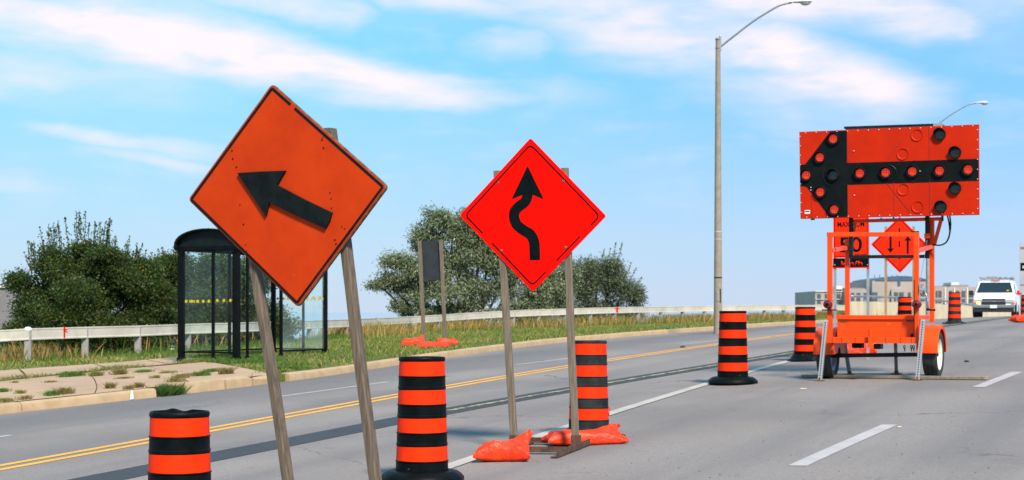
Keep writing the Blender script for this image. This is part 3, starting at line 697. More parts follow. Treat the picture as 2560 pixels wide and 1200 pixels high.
for x, y in ((1245, 457), (1409, 453), (1253, 627), (1414, 619)):
    p = f2.at(x, y); b_ = MB().lathe([(.0005, -.006), (.010, -.006), (.013, -.003), (.013, 0)], 14, axis='y'); b_.v = [Vector((q.x, -abs(q.y), q.z)) + Vector((p.x, -.001, p.z)) for q in b_.v]
    b_.build('bolt', mat('tarnished_bolt', (.10, .085, .06), (.2, .17, .12), .45, 60, metal=.6), r2)
wpost('wooden_post', f2, (1243, 427), (1286, 1113), .066, .046, .012 + .024, M_WOODL, r2, seed=12)
wpost('wooden_post', f2, (1412, 420), (1440, 1132), .066, .046, .012 + .024, M_WOODL, r2, seed=17)
fz = f2.at(1286, 1113, .036).x, f2.at(1440, 1132, .036).x
bf = MB()
for xx, ya, yb in ((fz[0], -.55, .50), (fz[1], -.62, .62)):
    P_ = [Vector((xx, ya, 0)), Vector((xx, yb, 0))]
    for dz, sx, sz, ox in ((.006, .07, .008, 0), (.035, .008, .06, .031)):
        mbv = []
        for yy in np.linspace(ya, yb, 6):
            w3 = Matrix.Rotation(f2.yaw, 4, 'Z') @ Vector((xx, yy, 0)) + O2; zz = float(G(w3.x, w3.y)) - O2.z + .006
            mbv.append(Vector((xx + ox, yy, zz + dz)))
        for a, b_ in zip(mbv[:-1], mbv[1:]): bf.bar(a, b_, sx, sz, (0, 0, 1))
for yy in (.46, -.30):
    A = Vector((fz[0] + .0, yy, 0)); B = Vector((fz[1] - .0, yy, 0))
    for q in (A, B):
        w3 = Matrix.Rotation(f2.yaw, 4, 'Z') @ q + O2; q.z = float(G(w3.x, w3.y)) - O2.z + .024
    bf.bar(A, B, .05, .012, (0, 0, 1)); bf.bar(A + Vector((0, .02, .022)), B + Vector((0, .02, .022)), .008, .045, (0, 0, 1))
bf.build('skid_frame', M_DKRUST, r2)
for xx in fz:
    w3 = Matrix.Rotation(f2.yaw, 4, 'Z') @ Vector((xx, .036, 0)) + O2; zz = float(G(w3.x, w3.y)) - O2.z
    sk = MB()
    for sx, sy in ((-1, 0), (1, 0), (0, -1), (0, 1)):
        sk.box((xx + sx * .039, .036 + sy * .029, zz + .075), (.006 if sx else .084, .006 if sy else .052, .13))
    sk.build('post_socket', M_DKRUST, r2)
def gp(x, y): P = lift(x, y); return Vector((P[0], P[1], float(G(*P))))
a_ = gp(1262, 1150)
sandbag('sandbag', a_ + Vector((0, 0, -.01)), R(-8), .52, .42, .175, 3, 'plump orange sandbag with raised neck under the left post of the winding road sign', tail=1)
a_ = gp(1458, 1114)
sandbag('sandbag', a_ + Vector((0.02, .10, .0)), R(10), .80, .36, .135, 8, 'long flat orange sandbag lying behind the right post of the winding road sign', tail=1)

# ------------------------------------------------------------------ dark sign seen from behind on the verge
V3 = verge(1086, 860); f3 = Fr(V3, R(-20)); r3 = f3.empty('sign_back')
tag(r3, 'narrow dark grey sign panel seen from behind between two wooden posts on the grass', 'road sign')
q = [f3.at(*p, .06) for p in ((1051, 602), (1099, 601), (1100, 701), (1057, 702))]
MB().prism(q, (0, .016, 0)).build('sign_panel', M_DKPANEL, r3)
wpost('wooden_post', f3, (1048.5, 602), (1060, 856), .095, .06, .02, M_WOODL, r3, seed=21)
wpost('wooden_post', f3, (1102, 601), (1114, 866), .095, .06, .02, M_WOODL, r3, seed=26)
for i, (x, y, L_, W_, H_, yw, lb) in enumerate(((1033, 866, .62, .45, .19, .1, 'crumpled orange sandbag at the left post of the dark sign on the grass'), (1086, 870, .72, .42, .13, -.1, 'flat orange sandbag between the two posts of the dark sign on the grass'), (1116, 864, .56, .42, .17, .2, 'smooth orange sandbag against the right post of the dark sign on the grass'))):
    v_ = verge(x, y); sandbag('sandbag', v_, yw, L_, W_, H_, 20 + i * 4, lb, tail=1 if i == 0 else None)

# ------------------------------------------------------------------ arrow board trailer
TY = 22.0
O4 = Vector(((2180 - XC) * TY / F, TY, 0)); O4.z = float(G(O4.x, O4.y)) 
f4 = Fr(O4, R(-25)); r4 = f4.empty('arrow_board_trailer')
tag(r4, 'orange two-wheeled trailer carrying a large flashing arrow board that points left', 'arrow trailer')
A4 = f4.at
def gz4(v):
    w3 = Matrix.Rotation(f4.yaw, 4, 'Z') @ Vector((v[0], v[1], 0)) + O4; return float(G(w3.x, w3.y)) - O4.z
VB, TB = .78, .05           # depth and thickness of the board
bc = [A4(*p, VB) for p in ((1998, 329.5), (2447, 310.5), (2448, 537), (2001, 547))]
board = MB().prism(bc, (0, TB, 0)).build('arrow_board', M_BOARD, r4, False, .004)
def on(p, y): q = A4(1960 + p[0] / 2.857, 280 + p[1] / 2.857, VB); return Vector((q.x, VB - y, q.z))      # a spot of the board in the coordinates of an enlarged view
def plate(pts, y, th, name, m, par): return MB().prism([on(p, y) for p in pts], (0, th, 0)).build(name, m, par)
plate([(330, 138), (452, 133), (455, 364), (1389, 334), (1391, 490), (456, 520), (459, 748), (326, 752), (163, 535), (119, 527), (116, 377), (152, 374)], .004, .003, 'black_arrow', M_BKPAINT, board)
# seams, ridges and rivets
sm_ = MB()
def seam(a, b, w_=.006, y=.006): p, q = on(a, y), on(b, y); strip(sm_, p, q, w_, VB - y)
for a, b in (((1037, 106), (1041, 332)), ((1041, 492), (1043, 738)), ((783, 505), (790, 742)), ((890, 128), (738, 340)), ((738, 510), (915, 735)), ((196, 590), (200, 752)), ((452, 133), (452, 364)), ((456, 520), (458, 748))): seam(a, b)
sm_.build('panel_seams', mat('seam_dark_orange', (0.33, .014, .002), None, .6), board)
ar_ = []
for c_, rr in (((343, 448), 62), ((745, 432), 58), ((935, 424), 60)):       # raised round edges on the black bar
    mb = MB(); p = on(c_, .0); s_ = (on((c_[0] + rr, c_[1]), 0) - p).length
    pts = [Vector((p.x + s_ * math.cos(a), VB - .008, p.z + s_ * 1.28 * math.sin(a))) for a in np.linspace(1.57, 4.71, 16)] if c_[0] != 745 else [Vector((p.x + s_ * math.cos(a), VB - .008, p.z + s_ * .9 * math.sin(a))) for a in np.linspace(-1.57, 1.57, 12)]
    mb.tube(pts, .006, 5); mb.build('raised_edge', M_STEELBK, board)
rv = MB()
for i in range(17):
    s = (i + .5) / 17
    for a, b in (((118, 150), (1386, 96)), ((126, 752), (1388, 722))):
        p = on((a[0] + (b[0] - a[0]) * s, a[1] + (b[1] - a[1]) * s), .003); rv.box(p, (.012, .008, .012))
for i in range(9):
    s = (i + .5) / 9
    for a, b in (((114, 140), (124, 750)), ((1382, 92), (1384, 725))):
        p = on((a[0] + (b[0] - a[0]) * s, a[1] + (b[1] - a[1]) * s), .003); rv.box(p, (.012, .008, .012))
for c_ in ((500, 278), (504, 594), (500, 436), (973, 422), (193, 538), (193, 557)): rv.box(on(c_, .008), (.013, .008, .013))
rv.build('rivets', mat('pale_rivet', (.6, .58, .55), None, .5), board)
st_ = plate([(148, 702), (186, 700), (187, 726), (149, 728)], .004, .003, 'white_sticker', mat('sticker_white', (.75, .74, .72), None, .5), board)
plate([(152, 708), (182, 706), (182, 713), (152, 715)], .007, .002, 'sticker_text', M_INK, board)
M_AMBER = bpy.data.materials.new('lit_amber_lamp'); M_AMBER.use_nodes = True; t = NT(M_AMBER.node_tree); b = M_AMBER.node_tree.nodes['Principled BSDF']
co = t.sep(t.n('ShaderNodeTexCoord').outputs['Object'])
gx = t.m('ABSOLUTE', t.m('SUBTRACT', t.m('FRACT', t.m('MULTIPLY', co[0], 40.0)), .5)); gy = t.m('ABSOLUTE', t.m('SUBTRACT', t.m('FRACT', t.m('MULTIPLY', co[2], 40.0)), .5))
grid = t.ramp(t.m('MAXIMUM', gx, gy), .34, .46, 0, 1)
t.put(b.inputs['Base Color'], t.mix(grid, (.70, .05, .015, 1), (.05, .004, .002, 1)))
t.put(b.inputs['Emission Color'], t.mix(grid, (1.0, 0.040, 0.008, 1), (.13, .006, .002, 1))); b.inputs['Emission Strength'].default_value = .5
M_DEADLENS = mat('unlit_dark_lens', (.03, .035, .035), (.012, .014, .014), .25, 60, stretch=(6, 1, .2))
def lamp(c_, lit):
    p = on(c_, 0); y0 = VB - .004
    h = empty('lamp', (p.x, y0, p.z)); h.parent = board; h.name = 'lamp'
    Rr = .083
    hood = MB(); n = 28; vs = []
    for k in range(n):      # visor: long above, short below
        a = 6.28318 * k / n; L_ = .035 + .065 * max(0, math.sin(a)) ** .7
        vs += [(Rr * math.cos(a), 0, Rr * math.sin(a)), (Rr * .97 * math.cos(a), -L_, Rr * .97 * math.sin(a)), (Rr * .93 * math.cos(a), -L_, Rr * .93 * math.sin(a)), (Rr * .93 * math.cos(a), -.004, Rr * .93 * math.sin(a))]
    fs = [(k * 4 + j, ((k + 1) % n) * 4 + j, ((k + 1) % n) * 4 + j + 1, k * 4 + j + 1) for k in range(n) for j in range(3)]
    hood.add(vs, fs).build('visor', M_STEELBK, h, 'auto')
    MB().lathe([(.001, .010), (.040, .008), (.056, .003), (Rr * .92, .002)], 24, axis='y').build('lens', M_AMBER if lit else M_DEADLENS, h, 'auto')
    return h
# lamps hang under the board: part > visor and lens
def lampj(c_, lit):
    p = on(c_, 0); Rr = .064 if lit else .072
    n = 28; vs = []
    Ro = .090
    for k in range(n):
        a = 6.28318 * k / n; L_ = .04 + .05 * max(0, math.sin(a)) ** .7
        vs += [(p.x + Ro * math.cos(a), VB - .003, p.z + Ro * math.sin(a)), (p.x + Ro * .97 * math.cos(a), VB - L_, p.z + Ro * .97 * math.sin(a)), (p.x + Ro * .92 * math.cos(a), VB - L_, p.z + Ro * .92 * math.sin(a)), (p.x + Ro * .92 * math.cos(a), VB - .008, p.z + Ro * .92 * math.sin(a))]
    fs = [(k * 4 + j, ((k + 1) % n) * 4 + j, ((k + 1) % n) * 4 + j + 1, k * 4 + j + 1) for k in range(n) for j in range(3)]
    MB().add(vs, fs).build('lamp_visor', M_STEELBK, board, 'auto')
    y = VB - .018
    MB().lathe([(.001, -.004), (Ro * .93, -.004), (Ro * .93, 0)], 24, (p.x, VB - .006, p.z), axis='y').build('lamp_back', M_STEELBK, board, 'auto')
    ln = MB().lathe([(.001, -.010), (.035, -.008), (.052, -.002), (.062 if lit else Ro * .8, .002)], 24, axis='y'); ln.v = [Vector((q.x, q.y * 0 + (-abs(q.y) if q.y < 0 else q.y), q.z)) + Vector((p.x, y, p.z)) for q in ln.v]
    ln.build('lamp_lens', M_AMBER if lit else M_DEADLENS, board, 'auto')
for c_ in ((353, 192), (257, 325), (160, 452), (260, 572), (360, 697), (543, 438), (727, 433), (918, 425), (1112, 420), (1316, 411)): lampj(c_, True)
for c_ in ((352, 448), (1112, 160), (1222, 290), (1222, 545), (1120, 677)): lampj(c_, False)
for c_ in ((950, 165), (848, 300), (852, 553), (955, 678)):
    p = on(c_, 0); dd = MB().lathe([(.001, .0), (.064, .0), (.074, .008), (.084, .010), (.087, .0)], 30, axis='y'); dd.v = [Vector((q.x, -abs(q.y), q.z)) + Vector((p.x, VB - .001, p.z)) for q in dd.v]
    dd.build('blank_lamp_cover', M_BOARD, board, 'auto')
a, b_ = A4(2110, 320, VB + .2), A4(2354, 312, VB + .2)
MB().prism([a + Vector((0, 0, -.012)), b_ + Vector((0, 0, -.012)), b_ + Vector((0, 0, .022)), a + Vector((0, 0, .022))], (0, .55, 0)).build('solar_panel', M_STEELBK, r4, False, .003)
q = A4(2345, 313, VB + .15); MB().box(q, (.13, .06, .05)).build('end_bracket', M_GREYSTEEL, r4, False, .003)
# frames. VF = front uprights, VR = rear uprights and mast
VF, VR = .12, 1.12
TBW = .062
def post4(x, yt, yb, v, w_, name, m, d=None):
    a, b_ = A4(x, yt, v), A4(x, yb, v); a.x = b_.x = (a.x + b_.x) / 2
    return MB().bar(b_, a, w_, d or w_).build(name, m, r4, False, .005)
def beam4(p, v1, q, v2, w_, h, name, m):
    a, b_ = A4(*p, v1), A4(*q, v2); return MB().bar(a, b_, h, w_, (0, 1, 0) if abs(v1 - v2) < .01 else (1, 0, 0)).build(name, m, r4, False, .004)
post4(2075, 581, 850, VF, .068, 'front_upright', M_TRAIL); post4(2291, 581, 850, VF, .068, 'front_upright', M_TRAIL)
beam4((2068, 586), VF, (2298, 586), VF, .06, .062, 'front_crossbar', M_TRAIL)
MB().box(A4(2288, 580, VF) + Vector((0, 0, .004)), (.10, .065, .012)).build('bar_end_cap', M_BKPAINT, r4)
post4(2118.5, 598, 800, VR, .064, 'rear_upright', M_TRAIL); post4(2330, 548, 806, VR, .064, 'rear_upright', M_TRAIL)
beam4((2132, 553), VR - .06, (2358, 547), VR - .06, .05, .05, 'rear_crossbar', M_TRAIL)
beam4((2352, 552), VR, (2335, 614), VR, .045, .05, 'diagonal_brace', M_TRAIL)
beam4((2140, 556), VR - .06, (2134, 590), VR - .06, .04, .035, 'diagonal_brace', M_TRAIL)
beam4((2079, 626), VF, (2117, 620), VR, .05, .056, 'side_rail', M_TRAIL); beam4((2293, 628), VF, (2331, 616), VR, .05, .056, 'side_rail', M_TRAIL)
VM = VR - .085
post4(2128, 540, 646, VM, .058, 'mast_upright', M_STEELBK); post4(2318.5, 536, 646, VM, .058, 'mast_upright', M_STEELBK)
beam4((2131, 642), VM - .005, (2321, 641), VM - .005, .05, .048, 'mast_crossbar', M_STEELBK)
MB().box(A4(2318, 590, VM - .03), (.08, .05, .07)).build('mast_clamp', M_TRAIL, r4, False, .004)
# drawbar frame, tool box
gt = gz4((0, 0))
fa, fb_ = A4(2066, 850, VF - .02), A4(2304, 851, VF - .02)
MB().bar(fa, fb_, .085, .06).build('front_beam', M_TRAIL, r4, False, .004)
for xx in (fa.x + .06, fb_.x - .06): MB().bar((xx, VF + .02, fa.z), (xx, VR + .2, fa.z + .01), .07, .07, (0, 0, 1)).build('side_beam', M_TRAIL, r4, False, .004)
MB().bar((fa.x, VR + .16, fa.z), (fb_.x, VR + .16, fa.z), .07, .06).build('rear_beam', M_TRAIL, r4, False, .004)
b0, b1 = A4(2093, 798, VF + .10), A4(2286, 846, VF + .10)
box_ = MB().bb((b0.x, VF + .10, b1.z), (b1.x, VR - .12, b0.z)).build('tool_box', M_TRAIL, r4, False, .006)
l0, l1 = A4(2090, 788, VF + .075), A4(2291, 799, VF + .075)
MB().prism([(l0.x, VF + .075, l1.z), (l1.x + .03, VF + .075, l1.z), (l1.x + .03, VF + .075, l0.z), (l0.x, VF + .075, l0.z)], (0, VR - VF - .17, 0)).build('lid', M_TRAIL, box_, False, .006)
MB().box(A4(2281, 839, VF + .085), (.05, .02, .055)).build('latch', M_STEELBK, box_, False, .003)
for x in (2110, 2275): MB().box(A4(x, 802, VF + .094), (.10, .012, .02)).build('hinge', M_DKRUST, box_)
# straps on the beam
sb_ = MB()
for x in (2082, 2106, 2139, 2177, 2215, 2252, 2280): sb_.box(A4(x, 850, VF - .02) + Vector((0, -.032, 0)), (.007, .004, .088))
sb_.build('weld_seams', mat('seam_dark_orange2', (0.25, .012, .002), None, .6), r4)
# coupler in the middle
cp = A4(2177, 852, VF - .09); ck = MB().box(cp, (.055, .09, .12)); ck.tube([cp + Vector((0, -.02, .04)), cp + Vector((0, -.02, .16))], .028, 12); ck.box(cp + Vector((0, -.02, -.07)), (.075, .07, .05))
ck.build('hitch_coupler', M_TRAIL, r4, 'auto', .004)
q = A4(2145, 864, VF + .3); MB().box(q, (.14, .2, .07)).build('wiring_box', M_BKPAINT, r4, False, .01)
q = A4(2196, 866, VF + .3); MB().box(q, (.10, .2, .075)).build('wiring_box', M_STEELBK, r4, False, .01)
ch = MB()
for x in (2261, 2278, 2284): 
    q = A4(x, 864, VF + .1); ch.tube([q + Vector((.012 * math.cos(a), 0, .026 * math.sin(a) - .02)) for a in np.linspace(0, 6.28, 12)], .006, 6); ch.tube([q + Vector((.004, .012 * math.cos(a), .026 * math.sin(a) - .055)) for a in np.linspace(0, 6.28, 12)], .006, 6)
ch.build('safety_chain', M_DKRUST, r4, True)
# wheels and axle
VA = .62
WR = .328
wr_, wl_ = A4(2333, 883, VA), A4(2070, 880, VA)
ax = MB().bar((wl_.x, VA, gz4((wl_.x, VA)) + WR), (wr_.x, VA, gz4((wr_.x, VA)) + WR), .06, .06); ax.build('axle', M_STEELBK, r4, False, .006)
def wheel(xc, side):
    z = gz4((xc, VA)) + WR
    ty = MB().lathe([(.215, -.085), (.24, -.098), (.29, -.105), (.315, -.095), (WR, -.07), (WR, -.035), (WR - .007, -.032), (WR - .007, -.026), (WR, -.023), (WR, .023), (WR - .007, .026), (WR - .007, .032), (WR, .035), (WR, .07), (.315, .095), (.29, .105), (.24, .098), (.215, .085), (.205, .0), (.215, -.085)], 56, (xc, VA, z), axis='x')
    root_w = ty.build('wheel', M_TYRE, r4, 'auto')
    s = side
    rm = MB().lathe([(.001, s * .035), (.05, s * .04), (.075, s * .03), (.08, s * .015), (.13, s * .0), (.15, s * .02), (.18, s * .055), (.20, s * .075), (.222, s * .09), (.226, s * .084), (.20, s * .05), (.2, -s * .05)], 40, (xc, VA, z), axis='x'); rm.build('rim', M_RIM if s > 0 else M_GALV, root_w, 'auto')
    MB().lathe([(.001, -s * .03), (.06, -s * .035), (.075, -s * .02), (.17, -s * .03), (.20, -s * .07), (.222, -s * .088), (.205, -s * .04)], 40, (xc, VA, z), axis='x').build('rim', M_GALV, root_w, 'auto')
    hb = MB().lathe([(.001, s * .075), (.03, s * .072), (.034, s * .03)], 20, (xc, VA, z), axis='x'); hb.build('hub_cap', M_STEELBK, root_w, 'auto')
    # fender: a boxy half round over the wheel
    RF = WR + .055; vs = []; n = 22; x0, x1 = (xc - .17, xc + .125) if s > 0 else (xc - .125, xc + .17)
    pf = [(-RF, -.02)] + [(RF * math.cos(a) * 1.0, RF * math.sin(a) * .98) for a in np.linspace(math.pi, 0, n)] + [(RF, -.02)]
    n = len(pf)
    for th in (0, .012):
        for xx in (x0, x1):
            for (a, h) in pf: k_ = 1 - th / RF; vs.append((xx + (th * .0), VA + a * k_, z + .045 + h * k_))
    fs = [(i, i + 1, n + i + 1, n + i) for i in range(n - 1)] + [(2 * n + i, 3 * n + i, 3 * n + i + 1, 2 * n + i + 1) for i in range(n - 1)]
    for e_ in (0, 1): fs += [(e_ * n + i, 2 * n + e_ * n + i, 2 * n + e_ * n + i + 1, e_ * n + i + 1) for i in range(n - 1)]
    fs += [(0, n, 3 * n, 2 * n), (n - 1, 3 * n - 1, 4 * n - 1, 2 * n - 1)]
    fo = MB().add(vs, fs)
    # side skirts
    for xx, th in ((x0, .004), (x1, -.004)):
        xs = xx + th
        if (s > 0 and xx == x1) or (s < 0 and xx == x0): inner = .055
        else: inner = .30
        pts = [(xs, VA + a, z + .045 + h) for a, h in pf]; pin = [(xs, VA + a * (1 - inner / RF), z + .045 + h * (1 - inner / RF) - (0 if h > 0 else 0)) for a, h in pf]
        k = len(fo.v); fo.v += [Vector(p) for p in pts + pin]; fo.f += [(k + i, k + i + 1, k + n + i + 1, k + n + i) for i in range(n - 1)]
    fo.build('fender', M_TRAIL, r4, 'auto')
wheel(wr_.x, 1); wheel(wl_.x, -1)
# jacks
M_PERF = bpy.data.materials.new('perforated_zinc_tube'); M_PERF.use_nodes = True; t = NT(M_PERF.node_tree); b = M_PERF.node_tree.nodes['Principled BSDF']
co = t.sep(t.n('ShaderNodeTexCoord').outputs['UV'])
b.inputs['Base Color'].default_value = (.55, .56, .57, 1); b.inputs['Metallic'].default_value = .55; b.inputs['Roughness'].default_value = .4
def jack(p, q, v, wd, perf, name, footw=.12):
    a, b_ = A4(*p, v), A4(*q, v); b_.z = gz4((b_.x, v)) + .014
    j = MB().bar(b_, a, wd, wd).build(name, M_PERF if perf else M_GREYSTEEL, r4, False, .003)
    if perf:
        h = MB(); d = a - b_; n = int(d.length / .034)
        for i in range(1, n):
            c = b_ + d * (i / n); 
            for o_ in (Vector((0, -wd / 2 - .0008, 0)), ): h.box(c + o_, (.017, .0025, .017))
            h.box(c + Vector((wd / 2 + .0008, 0, 0)), (.0025, .017, .017))
        h.build('perforations', M_INK2, j)
    fo = MB().box((b_.x, v, gz4((b_.x, v)) + .008), (footw, footw, .012)); fo.lathe([(.035, .0), (.03, .05), (.028, .05)], 12, (b_.x, v, gz4((b_.x, v)) + .008)); fo.build('foot_plate', M_RUST, j)
jack((2065, 801), (2050, 949), VF - .10, .056, True, 'jack_leg'); jack((2308, 799), (2294, 951), VF - .10, .056, True, 'jack_leg')
jack((2112, 858), (2124, 931), VR + .16, .052, False, 'jack_leg', .13); jack((2239, 858), (2241, 926), VR + .22, .046, False, 'jack_leg', .15)
# tail lamps, winch, cable
for x, bracket in ((2070, True), (2292, False)):
    p = A4(x, 761, VF - .06); lm = MB().lathe([(.001, .055), (.045, .05), (.060, .03), (.064, .0), (.060, -.03), (.02, -.05)], 24, (0, 0, 0), axis='y'); lm.v = [Vector((q.x * 1.05, q.y, q.z)) + p for q in lm.v]
    lm.build('tail_lamp', M_RED, r4, 'auto')
    if bracket: MB().box(A4(2073, 775, VF - .05), (.20, .06, .018)).build('lamp_bracket', M_STEELBK, r4)
p = A4(2309, 725, VF + .0); wn = MB().lathe([(.001, .03), (.03, .03), (.055, .02), (.055, -.05), (.001, -.05)], 20, p, axis='x'); wn.box(p + Vector((-.03, 0, .02)), (.05, .10, .13))
wn = wn.build('winch', M_GREYSTEEL, r4, 'auto')
p1, p2, p3 = A4(2311, 726, VF - .05), A4(2320, 772, VF - .05), A4(2338, 775, VF - .05)
MB().tube([p1, A4(2317, 742, VF - .05), A4(2320, 756, VF - .05), p2], .009, 8).build('crank', M_GALV, wn, True)
MB().tube([p2 + Vector((-.02, 0, -.01)), p3], .016, 10).build('crank_handle', M_STEELBK, wn, True)
MB().tube([A4(2297, 720, VF + .03), A4(2313, 632, VR - .2), A4(2318, 600, VR - .2)], .004, 5).build('winch_cable', M_GALV, r4)
cb_ = MB()
for off in (0, 6): cb_.tube(spline([A4(2368 + off, 536, VB + .1), A4(2373 + off * .6, 560, VB + .1), A4(2374, 585, VB + .1), A4(2366, 605, VB + .15), A4(2350, 613, VB + .2), A4(2330, 611, VR - .1)], 6), .011, 8)
cb_.build('power_cable', M_INK2, r4, True)
MB().box(A4(2356, 545, VB + .1), (.03, .03, .09)).build('cable_gland', M_STEELBK, r4)
for x, y in ((2032, 548), (2203, 547), (2234, 545)): MB().box(A4(x, y, VB + .02), (.05 if x == 2032 else .016, .05, .025)).build('drain_plug', M_STEELBK, r4)
# straps round the right upright
for y in (716, 733): 
    p = A4(2291, y, VF - .036); MB().lathe([(.001, .004), (.012, .004), (.014, 0)], 10, p, axis='y').build('bolt', M_DKRUST, r4)
MB().bar(A4(2285.5, 850, VF - .037), A4(2285.5, 700, VF - .037), .010, .012).build('wire_conduit', M_INK2, r4)
# plank behind/below the jack feet
pa, pb = lift(2008, 944), lift(2467, 950)
za, zb = float(G(*pa)), float(G(*pb))
pl = MB().bar((pa[0], pa[1], za + .026), (pb[0], pb[1], zb + .026), .12, .042, (0, 0, 1)).build('plank', M_LUMBER, None, False, .004)
tag(pl, 'long weathered timber plank lying on the road in front of the trailer wheels', 'plank')
# ------------------------------------------------------------------ lettering
def text_mesh(s, height, bold=0.0, squeeze=1.0):
    cu = bpy.data.curves.new('letters', 'FONT'); cu.body = s; cu.size = 1.0; cu.align_x = 'CENTER'; cu.offset = bold; cu.extrude = 0.0; cu.fill_mode = 'FRONT'
    ob = bpy.data.objects.new('letters', cu); COL.objects.link(ob); dg = bpy.context.evaluated_depsgraph_get(); dg.update()
    me = bpy.data.meshes.new_from_object(ob.evaluated_get(dg)); bpy.data.objects.remove(ob); bpy.data.curves.remove(cu)
    ys = [v.co.y for v in me.vertices]; y0, y1 = min(ys), max(ys); k = height / (y1 - y0)
    for v in me.vertices: v.co = Vector((v.co.x * k * squeeze, 0, (v.co.y - y0) * k))
    return me
def letters(s, x, z, y, height, m, parent, bold=.0, squeeze=1.0, width=None):
    me = text_mesh(s, height, bold, squeeze)
    if width:
        xs = [v.co.x for v in me.vertices]; k = width / (max(xs) - min(xs)); c = (max(xs) + min(xs)) / 2
        for v in me.vertices: v.co.x = (v.co.x - c) * k
    me.materials.append(m); o = bpy.data.objects.new('lettering', me); COL.objects.link(o); o.parent = parent; o.location = (x, y, z)
    so = o.modifiers.new('s', 'SOLIDIFY'); so.thickness = .002
    return o
# ------------------------------------------------------------------ speed sign and two-way traffic sign behind the trailer
V5Y = 27.5
x5 = 2128.0
O5 = Vector(((x5 - XC) * V5Y / F, V5Y, 0)); O5.z = float(G(O5.x, O5.y)); f5 = Fr(O5, R(-23)); r5 = f5.empty('speed_sign')
tag(r5, 'tall orange speed limit sign reading 50 with a black tab, behind the arrow trailer', 'road sign')
A5 = f5.at
c5 = [A5(*p) for p in ((2083, 536), (2172, 536), (2172, 643), (2083.5, 645))]
MB().prism(rounded(c5, .02), (0, .008, 0)).build('sign_panel', M_SIGN3, r5)
ins = [A5(*p) for p in ((2087, 540), (2168, 540), (2168, 639), (2087, 641))]; bd = MB()
for i in range(4): strip(bd, ins[i], ins[(i + 1) % 4], .009, -.002 - .0003 * i)
bd.build('black_border', M_INK2, r5)
tb = [A5(*p) for p in ((2083, 646), (2172, 645), (2172, 666), (2083, 667))]
tab = MB().prism(rounded([p + Vector((0, -.004, 0)) for p in tb], .012), (0, .008, 0)).build('unit_tab', M_INK2, r5)
MB().prism([A5(*p, .004) for p in ((2081.5, 664), (2173.5, 663), (2173.5, 670), (2081.5, 671))], (0, .008, 0)).build('tab_edge', M_SIGN3, r5)
def lett5(s, xa, xb, yb, yt, m, par, bold, dy=-.004):
    a, b_ = A5(xa, yb), A5(xb, yb); t_ = A5((xa + xb) / 2, yt)
    return letters(s, (a.x + b_.x) / 2, (a.z + b_.z) / 2, dy, t_.z - a.z, m, par, bold, width=b_.x - a.x)
lett5('MAXIMUM', 2094, 2161, 567, 553, M_INK2, r5, .004)
lett5('50', 2099, 2155, 630, 592, M_INK2, r5, .012)
lett5('BEGINS', 2138, 2166, 640.0, 634.5, M_INK2, r5, .006)
lett5('km/h', 2103, 2156, 664, 652, M_SIGN3, tab, .008, -.007)
for x in (2087.5, 2170):
    a, b_ = A5(x, 560, .03), A5(x, 880, .03); b_.z = -.02
    MB().bar(b_, a, .045, .03).build('steel_post', M_GREYSTEEL, r5)
for x, y in ((2087, 662), (2169, 662)):
    MB().box(A5(x, y, -.008), (.022, .012, .022)).build('bolt', M_GALV, r5)
v_ = gp(2110, 892); sandbag('sandbag', v_, R(10), .55, .42, .20, 31, 'orange sandbag behind the arrow trailer axle, left of its dark rear leg', tail=1)
v_ = gp(2150, 888); sandbag('sandbag', v_, R(-14), .62, .42, .20, 37, 'orange sandbag behind the arrow trailer axle, right of its dark rear leg')
V6Y = 34.0
O6 = Vector(((2249 - XC) * V6Y / F, V6Y, 0)); O6.z = float(G(O6.x, O6.y)); f6 = Fr(O6, R(-23)); r6 = f6.empty('two_way_sign')
tag(r6, 'orange diamond sign with one arrow down and one arrow up, seen through the trailer frame', 'road sign')
A6 = f6.at
c6 = [A6(*p) for p in ((2249, 541), (2318, 611), (2250, 683), (2177, 611))]; cn6 = sum(c6, Vector()) / 4
MB().prism(rounded(c6, .03), (0, .010, 0)).build('sign_panel', M_SIGN3, r6)
bd = MB(); cb = [inset_pt(cn6, p, .035) for p in c6]
for i in range(4): strip(bd, cb[i], cb[(i + 1) % 4], .014, -.002 - .0004 * i)
bd.build('black_border', M_INK2, r6)
def arrow6(x, y0, y1, name):
    "shaft starts at y0, tip at y1"
    s = 1 if y1 > y0 else -1; h = 11
    pts = [(x - 2.6, y0), (x + 2.6, y0), (x + 2.6, y1 - s * h), (x + 8.5, y1 - s * h), (x, y1), (x - 8.5, y1 - s * h), (x - 2.6, y1 - s * h)]
    MB().prism([A6(*p) + Vector((0, -.004, 0)) for p in pts], (0, .002, 0)).build(name, M_INK2, r6)
arrow6(2226.5, 589, 632, 'down_arrow'); arrow6(2269.5, 634, 590, 'up_arrow')
dl = MB()
for y0, y1 in ((570, 580), (603, 617), (640, 648)): dl.prism([A6(*p) + Vector((0, -.004, 0)) for p in ((2247, y0), (2250.5, y0), (2250.5, y1), (2247, y1))], (0, .002, 0))
dl.build('centre_dashes', M_INK2, r6)
M_TANPOST = mat('tan_post_wood', (0.40, 0.25, 0.13), (0.30, 0.18, 0.09), 0.8, 4, stretch=(8, 8, 1))
for x in (2214.5, 2284):
    a, b_ = A6(x, 566, .035), A6(x, 860, .035); b_.z = -.05; MB().bar(b_, a, .05, .05).build('wooden_post', M_TANPOST, r6)

